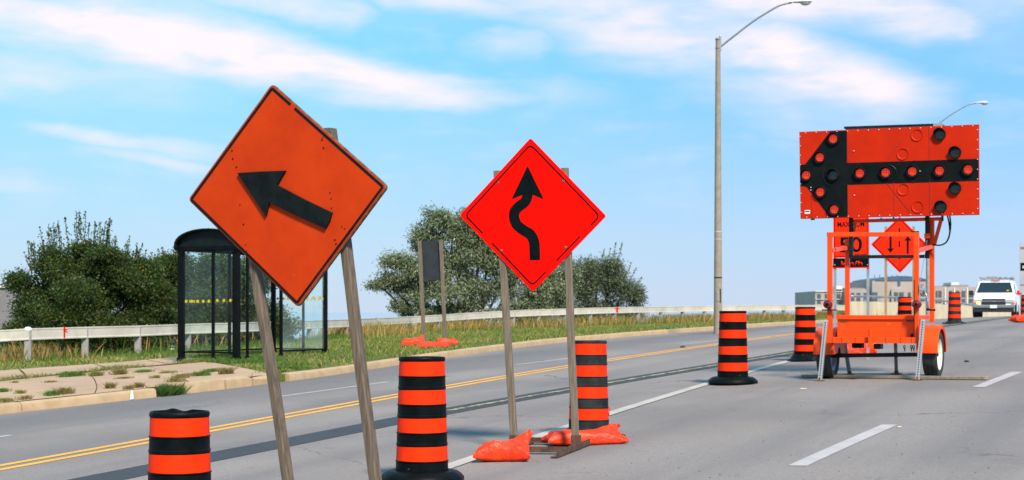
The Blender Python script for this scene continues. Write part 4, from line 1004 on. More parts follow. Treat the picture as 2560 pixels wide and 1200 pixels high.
# ------------------------------------------------------------------ street lamps
def street_lamp(xb, yb, Y, top, label, k, detail=True, arm_px=((1801, 117), (1830, 95), (1880, 58), (1925, 31), (1950, 19), (1976, 14))):
    s = F / Y; P0 = Vector(((xb - XC) * Y / F, Y, 0)); P0.z = Tz(P0.x, P0.y) - .1
    root = empty('street_lamp', P0); tag(root, label, 'street lamp', 'cobra head street lamps')
    H = HC - (top - YH) / s - P0.z
    mb = MB(); r0, r1 = .132, .072; n = 12
    mb.tube([(0, 0, H * i / n) for i in range(n + 1)], [r0 + (r1 - r0) * i / n for i in range(n + 1)], 24); pole = mb.build('pole', M_CONC_POLE if detail else M_GREYSTEEL, root, 'auto')
    if detail:
        for y, c_, hh in ((694, M_BKPAINT, .035), (579, M_RAILC, .025), (598, M_RAILC, .02)):
            z = HC - (y - YH) / s - P0.z; r = r0 + (r1 - r0) * z / H + .003
            MB().lathe([(r - .006, z - hh / 2), (r, z - hh / 2), (r, z + hh / 2), (r - .006, z + hh / 2)], 24).build('pole_band', c_, root, 'auto')
        z = HC - (741 - YH) / s - P0.z; r = r0 + (r1 - r0) * z / H
        MB().box((-.01, -r - .001, z), (.07, .02, .30)).build('id_plate', M_RPOST, root); MB().box((.055, -r * .9 - .004, z + .02), (.03, .03, .42)).build('tar_streak', M_INK, root)
    z1 = H - .16
    MB().box((r1 * .9, 0, z1), (.06, .12, .46)).build('arm_bracket', M_ALU, root, False, .01)
    cl = MB()
    for dz in (.12, -.14): cl.lathe([(r1 + .004, z1 + dz - .012), (r1 + .016, z1 + dz - .012), (r1 + .016, z1 + dz + .012), (r1 + .004, z1 + dz + .012)], 20)
    cl.build('clamp', M_ALU, root)
    az_ = R(12); ca, sa = math.cos(az_), math.sin(az_)
    def ap(px, py): t_ = (px - 1795) / 83.0 * k; return Vector((t_ * ca, -t_ * sa, H - (py - 95) / 83.0 * k))
    pts = spline([ap(*p) for p in arm_px], 5)
    MB().tube(pts, [.034 + (.028 - .034) * i / len(pts) for i in range(len(pts))], 12).build('arm', M_ALU, root, True)
    # cobra head: shell and glass bowl
    prof = [(1970, .045, .030), (1978, .055, .04), (1988, .085, .065), (2000, .13, .085), (2012, .15, .085), (2020, .12, .065), (2025, .06, .035), (2026.5, .01, .01)]
    vs = []; n = 16
    for x, hw, hh in prof:
        c = ap(x, 13.2 + (x - 1970) * .012)
        for j in range(n):
            a = 6.28318 * j / n; dy = hw * math.cos(a); dz_ = hh * (math.sin(a) if math.sin(a) > 0 else math.sin(a) * .35)
            vs.append(c + Vector((sa * dy, ca * dy, dz_)) * k ** .5)
    fs = [(i * n + j, i * n + (j + 1) % n, (i + 1) * n + (j + 1) % n, (i + 1) * n + j) for i in range(len(prof) - 1) for j in range(n)] + [tuple(range(n)), tuple((len(prof) - 1) * n + j for j in range(n))]
    hd_ = MB().add(vs, fs).build('lamp_head', M_LAMPHEAD, root, 'auto')
    c = ap(2010, 15.5); vs = []; m_ = 8
    for i in range(m_ + 1):
        b_ = 1.5708 * i / m_
        for j in range(n):
            a = 6.28318 * j / n; vs.append(c + Vector((.155 * math.cos(b_) * math.cos(a) * ca + sa * .12 * math.cos(b_) * math.sin(a), -sa * .155 * math.cos(b_) * math.cos(a) + ca * .12 * math.cos(b_) * math.sin(a), -.085 * math.sin(b_))) * k ** .5)
    fs = [(i * n + j, i * n + (j + 1) % n, (i + 1) * n + (j + 1) % n, (i + 1) * n + j) for i in range(m_) for j in range(n)]
    MB().add(vs, fs).build('lens_bowl', M_LAMPGLASS, hd_, True)
street_lamp(1795, 808, 47.0, 95, 'tall tan concrete street lamp with a curved arm, standing behind a striped drum', 1.0)
street_lamp(2321, 800, 75.0, 312, 'farther street lamp whose arm shows above the flashing arrow board', 1.0, False)

# ------------------------------------------------------------------ bus shelter
SY = 33.0
OS = Vector(((520 - XC) * SY / F, SY, 0)); OS.z = Tz(OS.x, OS.y); fs_ = Fr(OS, R(-25)); rs = fs_.empty('bus_shelter')
tag(rs, 'black framed glass bus shelter with a curved roof, standing behind the tilted arrow sign', 'bus shelter')
AS = fs_.at
def gzs(v): 
    w3 = Matrix.Rotation(fs_.yaw, 4, 'Z') @ Vector((v[0], v[1], 0)) + OS; return Tz(w3.x, w3.y) - OS.z
xL, xR = AS(453.5, 890).x, AS(591, 890).x              # end face posts
Lb = 0.0
for tv in np.linspace(.5, 6, 56):                       # how far back the far end stands: its right post shows at x = 808
    if AS(808, 870, tv).x <= xR: Lb = tv; break
zt = AS(453.5, 622).z; H_ = zt
def spost(x, v, w_, z1=None):
    z0 = gzs((x, v)); MB().bar((x, v, z0), (x, v, z1 or zt), w_, w_).build('post', M_SHELT, rs, False, .006)
    MB().box((x, v, z0 + .05), (w_ + .03, w_ + .03, .10)).build('post_foot', M_SHELT, rs, False, .006)
midx = AS(533, 890).x
spost(xL, 0, .115); spost(xR, 0, .125); spost(midx, 0, .055)
spost(xR, Lb, .09); spost(xL, Lb, .09); spost(xR, Lb * .10 + .05, .05); spost(midx, Lb, .05)
spost(xL, Lb * .5, .06); spost(xR, Lb * .48, .06)
# arched roof: a barrel vault whose curve shows on the end face
xr0, xr1 = xL - .10, xR + .16; cx_ = (xr0 + xr1) / 2; hw = (xr1 - xr0) / 2; rise = (AS(520, 571).z - AS(453, 618).z) * 1.0
n = 18; arc = [(cx_ - hw * math.cos(a), zt + .03 + rise * math.sin(a) ** .8) for a in np.linspace(0, math.pi, n)]
vs = []; v0, v1 = -.14, Lb + .14
for v in (v0, v1):
    for x, z in arc: vs.append((x, v, z))
for v in (v0 + .01, v1 - .01):
    for x, z in arc: vs.append((x * .97 + cx_ * .03, v, z - .03))
fs = [(i, i + 1, n + i + 1, n + i) for i in range(n - 1)] + [(2 * n + i, 3 * n + i, 3 * n + i + 1, 2 * n + i + 1) for i in range(n - 1)]
fs += [(i, 2 * n + i, 2 * n + i + 1, i + 1) for i in range(n - 1)] + [(n + i, n + i + 1, 3 * n + i + 1, 3 * n + i) for i in range(n - 1)]
roof = MB().add(vs, fs).build('roof', M_SHROOF, rs, 'auto')
for v in (.0, Lb):
    MB().prism([(x, v - .015, z - .02) for x, z in arc] + [(arc[-1][0], v - .015, zt - .03), (arc[0][0], v - .015, zt - .03)], (0, .03, 0)).build('gable_panel', M_SHROOF, roof)
    MB().bar((xr0, v, zt + .0), (xr1, v, zt + .0), .09, .07).build('gutter_beam', M_SHELT, rs, False, .005)
for x in (xL - .06, xR + .08): MB().bar((x, v0, zt + .02), (x, v1, zt + .02), .07, .10, (0, 0, 1)).build('gutter_beam', M_SHELT, rs, False, .005)
zb_, zg = gzs((xL, 0)) + .22, zt - .04
def pane(x0, v0, x1, v1, dots=True, gm=None):
    d = Vector((x1 - x0, v1 - v0, 0)); L_ = d.length; d.normalize(); nn = Vector((-d.y, d.x, 0)) * .008
    g = MB().prism([Vector((x0, v0, zb_)), Vector((x1, v1, zb_)), Vector((x1, v1, zg)), Vector((x0, v0, zg))], nn).build('glass_pane', gm or M_GLASS, rs)
    if dots:
        mb = MB(); zd = gzs((x0, v0)) + 1.30; k = int(L_ / .145)
        for i in range(k):
            c = Vector((x0, v0, zd)) + d * (L_ * (i + .5) / k)
            ring = [c + d * .034 * math.cos(a) + Vector((0, 0, .034 * math.sin(a))) for a in np.linspace(0, 6.283, 11)[:-1]]
            mb.prism([q - nn * 1.5 for q in ring], nn * .6)
        mb.build('dots', M_YDOT, g)
    fr_ = MB()
    for z in (zb_, zg): fr_.bar(Vector((x0, v0, z)), Vector((x1, v1, z)), .035, .035, (0, 0, 1))
    fr_.build('pane_rail', M_SHELT, g)
pane(xL + .06, 0.0, midx - .03, 0.0); pane(midx + .03, 0.0, xR - .06, 0.0)
pane(xL, .06, xL, Lb * .5 - .03); pane(xL, Lb * .5 + .03, xL, Lb - .05)
pane(xL + .05, Lb, midx - .03, Lb); pane(midx + .03, Lb, xR - .05, Lb, gm=M_GLASS2)
pane(xR, Lb * .5, xR, Lb - .05, gm=M_GLASS2)
# ------------------------------------------------------------------ guardrail
rg0 = rail_top[1]; rr = empty('guardrail', (rg0.x, rg0.y, 0)); tag(rr, 'long weathered white guardrail on grey posts running along the grass verge', 'guardrail')
o_ = Vector((rg0.x, rg0.y, 0))
nd = len(rail_top); secs = [0, 4, 6, 9, 12, 15, 18, 21, 24, nd - 1]
hr = .27
def rdir(i): a, b_ = rail_top[max(i - 1, 0)], rail_top[min(i + 1, nd - 1)]; return (b_ - a).normalized()
for si, (a, b_) in enumerate(zip(secs[:-1], secs[1:])):
    mb = MB(); vs = []; prof = [(-.05, 0), (.030, 0), (.034, -.02), (.030, -.035), (.024, -.05), (.024, -hr + .05), (.030, -hr + .035), (.034, -hr + .02), (.030, -hr), (-.05, -hr)]
    n = len(prof); sub = []
    for i in range(a, b_):
        for k in range(4): sub.append((rail_top[i].lerp(rail_top[i + 1], k / 4), rdir(i)))
    sub.append((rail_top[b_], rdir(b_)))
    sub[-1] = (sub[-1][0] + sub[-1][1] * .12, sub[-1][1])
    for p, d in sub:
        nrm = Vector((d.y, -d.x, 0)).normalized()
        for y, z in prof: vs.append(p - o_ + nrm * (y * 1.0 + .055 + .006 * (si % 2)) + Vector((0, 0, z)))
    fs = [(i * n + j, i * n + (j + 1) % n, (i + 1) * n + (j + 1) % n, (i + 1) * n + j) for i in range(len(sub) - 1) for j in range(n)] + [tuple(range(n)), tuple((len(sub) - 1) * n + j for j in range(n))]
    mb.add(vs, fs).build('rail_section', M_RAILC, rr)
for i, p in enumerate(rail_top):
    q = p - o_; z0 = Tz(p.x, p.y) - .1
    if i == 9: b0 = Vector((q.x + .55, q.y - .1, z0 - .0))
    else: b0 = Vector((q.x, q.y, z0))
    MB().bar(b0, Vector((q.x, q.y, q.z - .02 - (0 if i < 6 else 0))), .16, .11).build('post', M_RPOST, rr, False, .012)
# red paint marks and a white ball on the rail
for idx, tt, nm, m_, sz in ((1, .62, 'red_mark', M_SIGN2, (.03, .07)), (18, .05, 'red_mark', M_SIGN3, (.12, .16))):
    p = rail_top[idx].lerp(rail_top[idx + 1], tt); d = rdir(idx); nrm = Vector((d.y, -d.x, 0)).normalized()
    c = p + nrm * .098 + Vector((0, 0, -hr * .42)) - o_
    mb = MB()
    for k in range(5): mb.bar(c + d * (sz[0] * (random.random() - .5)) + Vector((0, 0, .13)), c + d * (sz[0] * (random.random() - .5)) + Vector((0, 0, -.13)), .03, .006, nrm)
    mb.bar(c - d * sz[1] + Vector((0, 0, .06)), c + d * sz[1] + Vector((0, 0, .06)), .03, .006, nrm)
    mb.build(nm, m_, rr)
p = rail_top[1] - o_; bl = MB().lathe([(.001, .035), (.05, .03), (.085, .0), (.085, -.05)], 16, p + Vector((0, 0, .0))); bl.build('reflector_cap', M_WHITE, rr, True)
# ------------------------------------------------------------------ bridge barrier with hand rail
BT = [(2123, 753.5, 78), (2200, 755, 82), (2280, 757.5, 87), (2360, 761.5, 93), (2440, 767, 101), (2560, 776, 114)]
bt = [pw(*q) for q in BT]; bo = Vector((bt[0].x, bt[0].y, 0)); rb = empty('bridge_barrier', bo); tag(rb, 'cream concrete bridge parapet with a metal hand rail, behind the arrow trailer', 'barrier')
vs = []
for i, p in enumerate(bt):
    d = (bt[min(i + 1, 5)] - bt[max(i - 1, 0)]); nrm = Vector((d.y, -d.x, 0)).normalized()
    for y, z in ((.14, p.z), (.20, -3.0), (-.2, -3.0), (-.14, p.z)):
        q = p - bo + nrm * y; vs.append((q.x, q.y, z))
n = 4; fs = [(i * n + j, i * n + (j + 1) % n, (i + 1) * n + (j + 1) % n, (i + 1) * n + j) for i in range(5) for j in range(n)] + [(3, 2, 1, 0), (20, 21, 22, 23)]
MB().add(vs, fs).build('parapet_wall', M_CONCB, rb)
hr_ = [pw(*q) for q in ((2128, 740.5, 78), (2200, 742, 82), (2280, 745.5, 87), (2360, 752, 93), (2440, 764.0, 100.5))]
MB().tube([p - bo for p in spline(hr_, 4)], .06, 8).build('hand_rail', M_GALV, rb, True)
for i in range(9):
    p = bt[0].lerp(bt[1], i / 2) if i < 2 else bt[min(1 + (i - 2) // 2, 3)].lerp(bt[min(2 + (i - 2) // 2, 4)], ((i - 2) % 2) / 2); q = hr_[0].lerp(hr_[1], i / 2) if i < 2 else hr_[min(1 + (i - 2) // 2, 3)].lerp(hr_[min(2 + (i - 2) // 2, 4)], ((i - 2) % 2) / 2)
    MB().bar(p - bo, Vector((p.x, p.y, q.z)) - bo, .06, .06).build('rail_post', M_GALV, rb)

# ------------------------------------------------------------------ foliage
def leafcloud(name, pos, nrm_up, L, W, cols, parent, m, dirs=None, jit=.35):
    "one small diamond leaf at every row of pos"
    n = len(pos)
    if dirs is None:
        d = rng.normal(size=(n, 3)); d[:, 2] -= .25
    else: d = dirs + rng.normal(size=(n, 3)) * jit
    d /= np.linalg.norm(d, axis=1, keepdims=True)
    s = np.cross(d, rng.normal(size=(n, 3)) + np.array((0, 0, nrm_up))); s /= np.linalg.norm(s, axis=1, keepdims=True) + 1e-9
    k = rng.uniform(.65, 1.3, (n, 1)); l, w_ = L * k / 2, W * k / 2
    v = np.empty((n, 4, 3)); v[:, 0] = pos - d * l; v[:, 1] = pos + s * w_ - d * l * .1; v[:, 2] = pos + d * l; v[:, 3] = pos - s * w_ - d * l * .1
    return quads(name, v, cols, parent, m)
def quads(name, v, cols, parent, m, nv=4):
    n = len(v); me = bpy.data.meshes.new(name); me.vertices.add(n * nv); me.vertices.foreach_set('co', v.reshape(-1).astype(np.float32))
    me.loops.add(n * nv); me.loops.foreach_set('vertex_index', np.arange(n * nv, dtype=np.int32))
    me.polygons.add(n); me.polygons.foreach_set('loop_start', np.arange(0, n * nv, nv, dtype=np.int32))
    at = me.attributes.new('tint', 'FLOAT_COLOR', 'FACE'); at.data.foreach_set('color', np.concatenate([cols, np.ones((n, 1))], 1).reshape(-1).astype(np.float32))
    me.update(calc_edges=True); me.validate(); me.materials.append(m)
    o = bpy.data.objects.new(name, me); COL.objects.link(o)
    if parent: o.parent = parent
    return o
def tints(n, pal, wts, var=.22):
    pal = np.array(pal); i = rng.choice(len(pal), n, p=np.array(wts) / sum(wts)); return np.clip(pal[i] * (1 + rng.normal(size=(n, 1)) * var), .002, 1)
M_LEAF = leafmat('green_leaves'); M_LEAFG = leafmat('grey_green_leaves', .25, .5); M_GRASS = leafmat('grass_blades', .3, .7)
def ell(c, r, n, shell=.55):
    d = rng.normal(size=(n, 3)); d /= np.linalg.norm(d, axis=1, keepdims=True); t_ = rng.uniform(shell ** 3, 1, (n, 1)) ** (1 / 3)
    return c + d * t_ * r, d
def tree(name, label, cat, Y, clumps, trunk, pal, wts, L, W, dens, group, shoots=(), base_y=None, m=None, spread=.55, sub=9, droop=0.0, depth=.8, ragged=.11):
    "clumps: (px, py, radius px x, radius px y, depth offset); every clump is broken into uneven tufts"
    s = F / Y; x0, yb = trunk; P0 = Vector(((x0 - XC) / s, Y, 0)); P0.z = Tz(P0.x, P0.y) - .1
    root = empty(name, P0); tag(root, label, cat, group)
    P0n = np.array(P0); pos = []; dirs = []; tips = []; nleaf = 0
    for (px, py, rx, ry, dv) in clumps:
        c = np.array(((px - XC) / s, Y + dv, HC - (py - YH) / s)) - P0n; r = np.array((rx / s, max(rx, ry) / s * depth, ry / s)); tips.append((Vector(c), float(min(r))))
        for k in range(sub):
            d = rng.normal(size=3); d /= np.linalg.norm(d); cc = c + d * r * rng.uniform(.25, .88); rr_ = r * rng.uniform(.24, .52) * np.array((1.1, 1.1, .85))
            n = int(1.9 * dens * rr_[0] * rr_[2] * 4 * rng.uniform(.6, 1.25)) + 6
            p, dd = ell(cc, rr_, n, .25); p += rng.normal(size=(n, 3)) * r * ragged; pos.append(p); dirs.append(dd + np.array((0, 0, -droop)))
    for (px, py, px2, py2, dv) in shoots:                      # upright twigs with leaves along them
        a = np.array(((px - XC) / s, Y + dv, HC - (py - YH) / s)) - P0n; b_ = np.array(((px2 - XC) / s, Y + dv, HC - (py2 - YH) / s)) - P0n
        L_ = np.linalg.norm(b_ - a); n = int(L_ * 60); t_ = rng.uniform(0, 1, (n, 1)); pos.append(a + (b_ - a) * t_ + rng.normal(size=(n, 3)) * .085 * (1.1 - t_)); dirs.append((b_ - a) / L_ * .8 + rng.normal(size=(n, 3)) * .5)
        tw = MB().tube([a, (a + b_) / 2 + rng.normal(size=3) * .02, b_], [.012, .009, .004], 5).build('twig', M_BARK, root)
    pos = np.concatenate(pos); dirs = np.concatenate(dirs)
    cols = tints(len(pos), pal, wts)
    leafcloud('crown', pos, .6, L, W, cols, root, m or M_LEAF, dirs, .6)
    # trunk and limbs reaching into the crown
    mb = MB(); z_b = Tz(P0.x, P0.y) - P0.z - .2
    if tips:
        cz = sum((t_[0].z for t_ in tips)) / len(tips); fork = Vector((0.05, 0, max(.3, cz * .38))); rad0 = .06 + .035 * cz
        mb.tube([(0, 0, z_b), (.03, 0, fork.z * .5), fork], [rad0, rad0 * .8, rad0 * .68], 10)
        for (c, r) in tips:
            midp = fork.lerp(c, .5) + Vector(rng.normal(size=3) * .12); mb.tube([fork, midp, c, c + (c - fork).normalized() * r * .5], [rad0 * .5, rad0 * .3, rad0 * .14, .008], 7)
    mb.build('trunk', M_BARK, root, True)
    return root
GREEN = [(.030, .058, .014), (.055, .092, .020), (.095, .135, .034), (.018, .036, .011), (.30, .15, .02), (.13, .085, .035)]
GW = [.34, .32, .14, .18, .012, .02]
GREY = [(.150, .190, .098), (.20, .24, .135), (.105, .126, .068), (.28, .28, .165), (.36, .35, .25)]
YW = [.32, .26, .24, .12, .06]
tree('broadleaf_bush', 'big dark green bush with leafy upright shoots left of the bus shelter', 'bush', 42.0,
     [(150, 680, 72, 70, 0), (250, 670, 75, 60, .4), (95, 740, 85, 75, .3), (190, 760, 100, 85, -.6), (300, 720, 90, 85, 0), (60, 810, 80, 70, .4), (150, 845, 95, 65, -.3), (270, 830, 105, 75, -.5), (370, 800, 85, 80, .2), (335, 690, 60, 50, .5), (375, 850, 90, 55, .2), (35, 860, 60, 50, .2), (215, 640, 60, 45, .2), (270, 655, 60, 45, -.3), (375, 705, 55, 58, .1), (395, 760, 60, 60, 0)],
     (200, 900), GREEN, GW, .072, .040, 1500, 'bushes behind the guardrail',
     [(135, 643, 131, 569, 0.2), (88, 685, 66, 630, -0.2), (343, 695, 361, 623, 0.2), (111, 685, 97, 607, 0.3), (254, 629, 261, 573, -0.2), (78, 685, 70, 598, 0.5), (266, 636, 275, 548, -0.0), (327, 690, 325, 603, -0.3), (335, 695, 345, 624, 0.1), (176, 620, 173, 553, 0.5), (257, 631, 271, 542, 0.2), (114, 685, 105, 598, 0.1), (266, 636, 274, 574, -0.2), (87, 685, 60, 599, 0.4), (182, 616, 185, 557, 0.5), (82, 685, 82, 608, -0.1), (312, 682, 329, 591, -0.2), (91, 685, 83, 608, -0.1), (237, 620, 244, 560, -0.2), (333, 694, 341, 606, 0.1), (247, 625, 252, 549, 0.5), (209, 601, 204, 531, -0.2), (338, 695, 343, 621, -0.0), (229, 615, 233, 561, -0.4), (242, 622, 243, 551, 0.3), (272, 640, 277, 585, 0.6), (139, 641, 128, 570, -0.1), (155, 631, 146, 564, -0.1), (282, 645, 292, 590, -0.2), (131, 645, 121, 561, -0.0), (261, 633, 262, 576, 0.4), (190, 612, 186, 526, 0.2), (313, 682, 312, 612, 0.1), (122, 650, 104, 566, -0.2), (291, 670, 299, 592, -0.4), (150, 635, 144, 551, -0.0), (185, 615, 175, 546, -0.5), (329, 691, 346, 605, 0.5), (325, 689, 344, 627, 0.2), (212, 599, 208, 535, -0.4), (231, 616, 226, 552, 0.5), (260, 633, 273, 544, 0.1), (73, 685, 64, 603, 0.2), (214, 598, 216, 529, -0.1), (139, 641, 137, 555, -0.1), (124, 649, 106, 575, 0.4)], sub=14)
tree('broadleaf_bush', 'dark green bush standing right behind the bus shelter and seen through its glass', 'bush', 46.0,
     [(420, 700, 62, 70, 0), (400, 690, 52, 55, .2), (440, 670, 50, 45, 0), (480, 690, 75, 65, .3), (560, 690, 80, 70, 0), (440, 790, 75, 75, .2), (530, 790, 85, 80, -.4), (620, 760, 80, 70, 0), (660, 820, 75, 55, .2), (590, 840, 85, 55, 0), (480, 850, 75, 50, 0), (700, 840, 48, 42, 0), (640, 700, 50, 50, 0)],
     (540, 880), GREEN, GW, .075, .042, 1400, 'bushes behind the guardrail', [(385, 650, 378, 630, 0), (398, 650, 396, 622, 0), (408, 650, 404, 618, 0), (424, 650, 428, 618, .2), (436, 640, 438, 614, 0), (415, 640, 413, 626, 0), (730, 815, 748, 790, 0), (722, 835, 752, 826, 0)], sub=11)
tree('willow_tree', 'grey-green tree with open drooping branches behind the dark sign and the guardrail', 'tree', 78.0,
     [(1095, 556, 42, 40, 0), (1140, 555, 50, 40, .2), (1070, 590, 45, 35, .3), (1170, 560, 45, 35, 0), (1210, 600, 45, 45, 0), (1060, 600, 50, 42, .4), (1130, 595, 55, 45, 0), (1185, 590, 45, 40, .3), (1010, 660, 52, 36, 0), (1075, 660, 60, 45, -.5), (1150, 660, 65, 50, .3), (1220, 650, 55, 50, 0), (965, 705, 44, 26, 0), (1020, 725, 62, 38, .2), (1100, 730, 60, 42, -.6), (1180, 735, 62, 42, 0), (1250, 720, 60, 45, .3), (1320, 730, 55, 40, 0), (1000, 765, 32, 20, 0), (1055, 775, 45, 22, 0), (1130, 775, 55, 24, .3), (1290, 770, 60, 26, 0), (1360, 760, 42, 30, 0), (948, 712, 22, 12, 0), (1260, 660, 45, 45, 0), (1310, 670, 40, 38, .2), (1390, 745, 50, 45, 0), (1350, 700, 50, 45, .3), (1060, 790, 50, 22, -.4), (1160, 795, 60, 20, -.3), (1250, 790, 60, 24, -.5), (1330, 790, 60, 22, -.3), (1020, 778, 30, 16, 0), (1420, 700, 36, 40, .4)],
     (1150, 810), GREY, YW, .15, .05, 520, 'trees behind the guardrail', m=M_LEAFG, sub=9, droop=.6, ragged=.19)
tree('willow_shrub', 'grey-green shrub of upright twigs right of the winding road sign, behind the guardrail', 'shrub', 84.0,
     [(1420, 720, 42, 55, 0), (1450, 690, 42, 46, .2), (1492, 676, 38, 44, 0), (1410, 690, 40, 45, .2), (1530, 670, 32, 40, 0), (1470, 715, 48, 60, .3), (1520, 700, 45, 60, 0), (1555, 725, 42, 50, 0), (1585, 745, 30, 38, 0), (1440, 780, 55, 34, 0), (1510, 780, 60, 34, .2), (1570, 790, 45, 26, 0), (1400, 770, 40, 30, 0), (1380, 730, 35, 40, 0)],
     (1490, 810), [(.105, .135, .078), (.145, .178, .105), (.070, .092, .056), (.20, .22, .15)], [.35, .3, .2, .15],   .145, .042, 460, 'trees behind the guardrail',
     [(1540, 660, 546, 602, 0)] if False else [(1530, 660, 1540, 604, 0), (1545, 660, 1556, 606, .2), (1505, 650, 1512, 622, 0), (1490, 665, 1492, 640, 0), (1450, 665, 1452, 642, 0), (1565, 690, 1578, 655, 0), (1590, 715, 1606, 690, 0), (1600, 740, 1614, 712, 0), (1430, 670, 1426, 648, 0), (1575, 700, 1592, 668, 0), (1470, 670, 1472, 644, 0), (1520, 660, 1526, 620, 0)], m=M_LEAFG, sub=10, ragged=.16)
tree('small_bush', 'small leafy bush at the slanted guardrail post, left of the dark sign', 'bush', 68.0, [(965, 808, 22, 14, 0), (990, 812, 20, 12, .2), (940, 826, 14, 10, 0)], (968, 835), GREEN, GW, .12, .06, 300, 'bushes behind the guardrail', sub=7)
# ------------------------------------------------------------------ grass
def blades(name, P, Q, hgt, wid, cols, kind='stuff', lean=.5, m=None, zoff=0.0):
    n = len(P); X = P * U[0] + Q * NL[0]; Y = P * U[1] + Q * NL[1]; Z = T(P, Q) + zoff
    b = np.stack([X, Y, Z], -1); h = hgt * rng.uniform(.45, 1.25, n); a = rng.uniform(0, 6.283, n)
    sd_ = np.stack([np.cos(a), np.sin(a) * .3, np.zeros(n)], -1) * (wid * rng.uniform(.6, 1.3, n))[:, None] / 2
    ln = rng.normal(size=(n, 2)) * lean * h[:, None]
    v = np.empty((n, 4, 3)); v[:, 0] = b - sd_; v[:, 1] = b + sd_
    tip = b + np.stack([ln[:, 0], ln[:, 1], h], -1); mid = b + np.stack([ln[:, 0] * .47, ln[:, 1] * .47, h * .56], -1)
    v[:, 2] = tip + sd_ * .1; v[:, 3] = mid - sd_ * .7
    return tag(quads(name, v, cols, None, m or M_GRASS), kind=kind)
def nz(P, Q, s, seed=0): return np.array([noise.noise(Vector((p * s, q * s, seed))) for p, q in zip(P, Q)])
GP = [(.125, .200, .026), (.080, .140, .018), (.195, .225, .042), (.30, .235, .07), (.36, .25, .10)]
n = 120000
P = 21 + (100 - 21) * rng.uniform(0, 1, n) ** 1.0; Wv = rng.uniform(.22, 1, n); wgP = wg(P)
Wv = .22 + (wgP + .6 - .22) * rng.uniform(0, 1, n)
on_walk = (P - SK * Wv < P_SW + .1) & (Wv < w_up(P) + .02)
dry = nz(P, qk(P) + Wv, .55); keep = ~on_walk & (rng.uniform(0, 1, n) < .8 + dry)
bare = nz(P, qk(P) + Wv, .30, 9); keep &= (bare > -.42) | (Wv > 6)
P, Wv, dry = P[keep], Wv[keep], dry[keep]
wgt = np.clip((dry + .25) * .9, 0, .6)
cols = np.where(rng.uniform(0, 1, (len(P), 1)) < wgt[:, None] * .75, tints(len(P), [GP[3], GP[4]], [.6, .4]), tints(len(P), GP, [.36, .3, .2, .1, .04]))
blades('grass', P, qk(P) + Wv, .078, .022, cols, lean=.6)
# taller rough grass, green and straw coloured, along and behind the rail
n = 95000; P = 26 + 80 * rng.uniform(0, 1, n) ** .9; Wv = wg(P) + rng.normal(size=n) * .6 + np.where(P > 44, .35, .9); rough = nz(P, Wv, .35, 4)
keep = rng.uniform(0, 1, n) < (.55 + rough * 1.1) * np.where(P < 29.3, .5, np.where(P < 44, .05, 1.0)); P, Wv = P[keep], Wv[keep]
STRAW = [(.42, .26, .08), (.50, .32, .12), (.30, .20, .06), (.12, .16, .03), (.08, .13, .02), (.36, .16, .04)]
cols = tints(len(P), STRAW, [.26, .2, .18, .17, .14, .05]); blades('tall_dry_grass', P, qk(P) + Wv, .46, .022, cols, lean=.22)
n = 16000; P = 24 + 80 * rng.uniform(0, 1, n); Wv = wg(P) + rng.uniform(-.9, .35, n); cols = tints(len(P), [(.07, .14, .02), (.10, .17, .03), (.05, .10, .015)], [.4, .3, .3]); blades('green_rail_grass', P, qk(P) + Wv, .18, .016, cols, lean=.3)
n = 8000; P = 26 + 11 * rng.uniform(0, 1, n); Wv = wg(P) + rng.normal(size=n) * .5 + .7; cols = tints(n, STRAW, [.3, .3, .18, .08, .05, .09]); keep = P < 29.6; blades('tall_dry_grass', P[keep], qk(P[keep]) + Wv[keep], .36, .014, cols[keep], lean=.25)
# weeds: seams and cracks of the sidewalk
WP, WQ, WH, WC = [], [], [], []
def tuft(x, y, rx, n, h, pal, wts, rq=None, col_var=.2):
    c = pq(np.array(verge(x, y)[:2])); s = F / float((c[0] * U + c[1] * NL)[1]); r = rx / s
    P_ = c[0] + rng.normal(size=n) * r * .42; Q_ = c[1] + rng.normal(size=n) * (rq if rq else r * .3)
    n *= 4; P_ = np.tile(P_, 4) + rng.normal(size=n) * r * .12; Q_ = np.tile(Q_, 4) + rng.normal(size=n) * .03; WP.append(P_); WQ.append(Q_); WH.append(np.full(n, h)); WC.append(tints(n, pal, wts, col_var))
GRN = [(.07, .15, .02), (.10, .19, .03), (.045, .10, .015)]; g3 = [.4, .3, .3]; BRN = [(.22, .13, .05), (.30, .19, .09), (.12, .14, .03)]; YEL = [(.20, .19, .05), (.12, .17, .03), (.28, .20, .08)]
for a in ((180, 944, 32, 240, .11, GRN, g3), (242, 943, 16, 150, .10, YEL, g3), (300, 939, 18, 120, .12, BRN, g3), (275, 974, 10, 60, .11, BRN, g3), (320, 976, 14, 70, .07, BRN, g3), (346, 972, 12, 70, .09, BRN, g3), (50, 987, 12, 90, .06, YEL, g3), (8, 983, 14, 90, .07, GRN, g3), (130, 992, 22, 80, .09, GRN, g3), (160, 988, 22, 110, .11, BRN, g3), (64, 1002, 18, 60, .07, BRN, g3), (125, 959, 16, 80, .04, YEL, g3), (38, 960, 8, 40, .04, BRN, g3), (10, 1008, 30, 160, .06, YEL, g3), (505, 942, 24, 170, .09, GRN, g3), (470, 942, 36, 110, .05, BRN, g3), (530, 932, 24, 120, .07, GRN, g3), (566, 938, 16, 90, .14, BRN, g3), (360, 933, 26, 120, .06, GRN, g3), (420, 935, 30, 90, .05, YEL, g3), (390, 948, 12, 60, .06, YEL, g3), (310, 949, 24, 90, .04, BRN, g3), (450, 948, 30, 140, .07, BRN, g3), (440, 957, 26, 140, .07, BRN, g3), (720, 937, 20, 260, .14, GRN, g3), (700, 920, 40, 260, .07, GRN, g3), (640, 950, 16, 160, .10, GRN, g3)): tuft(*a)
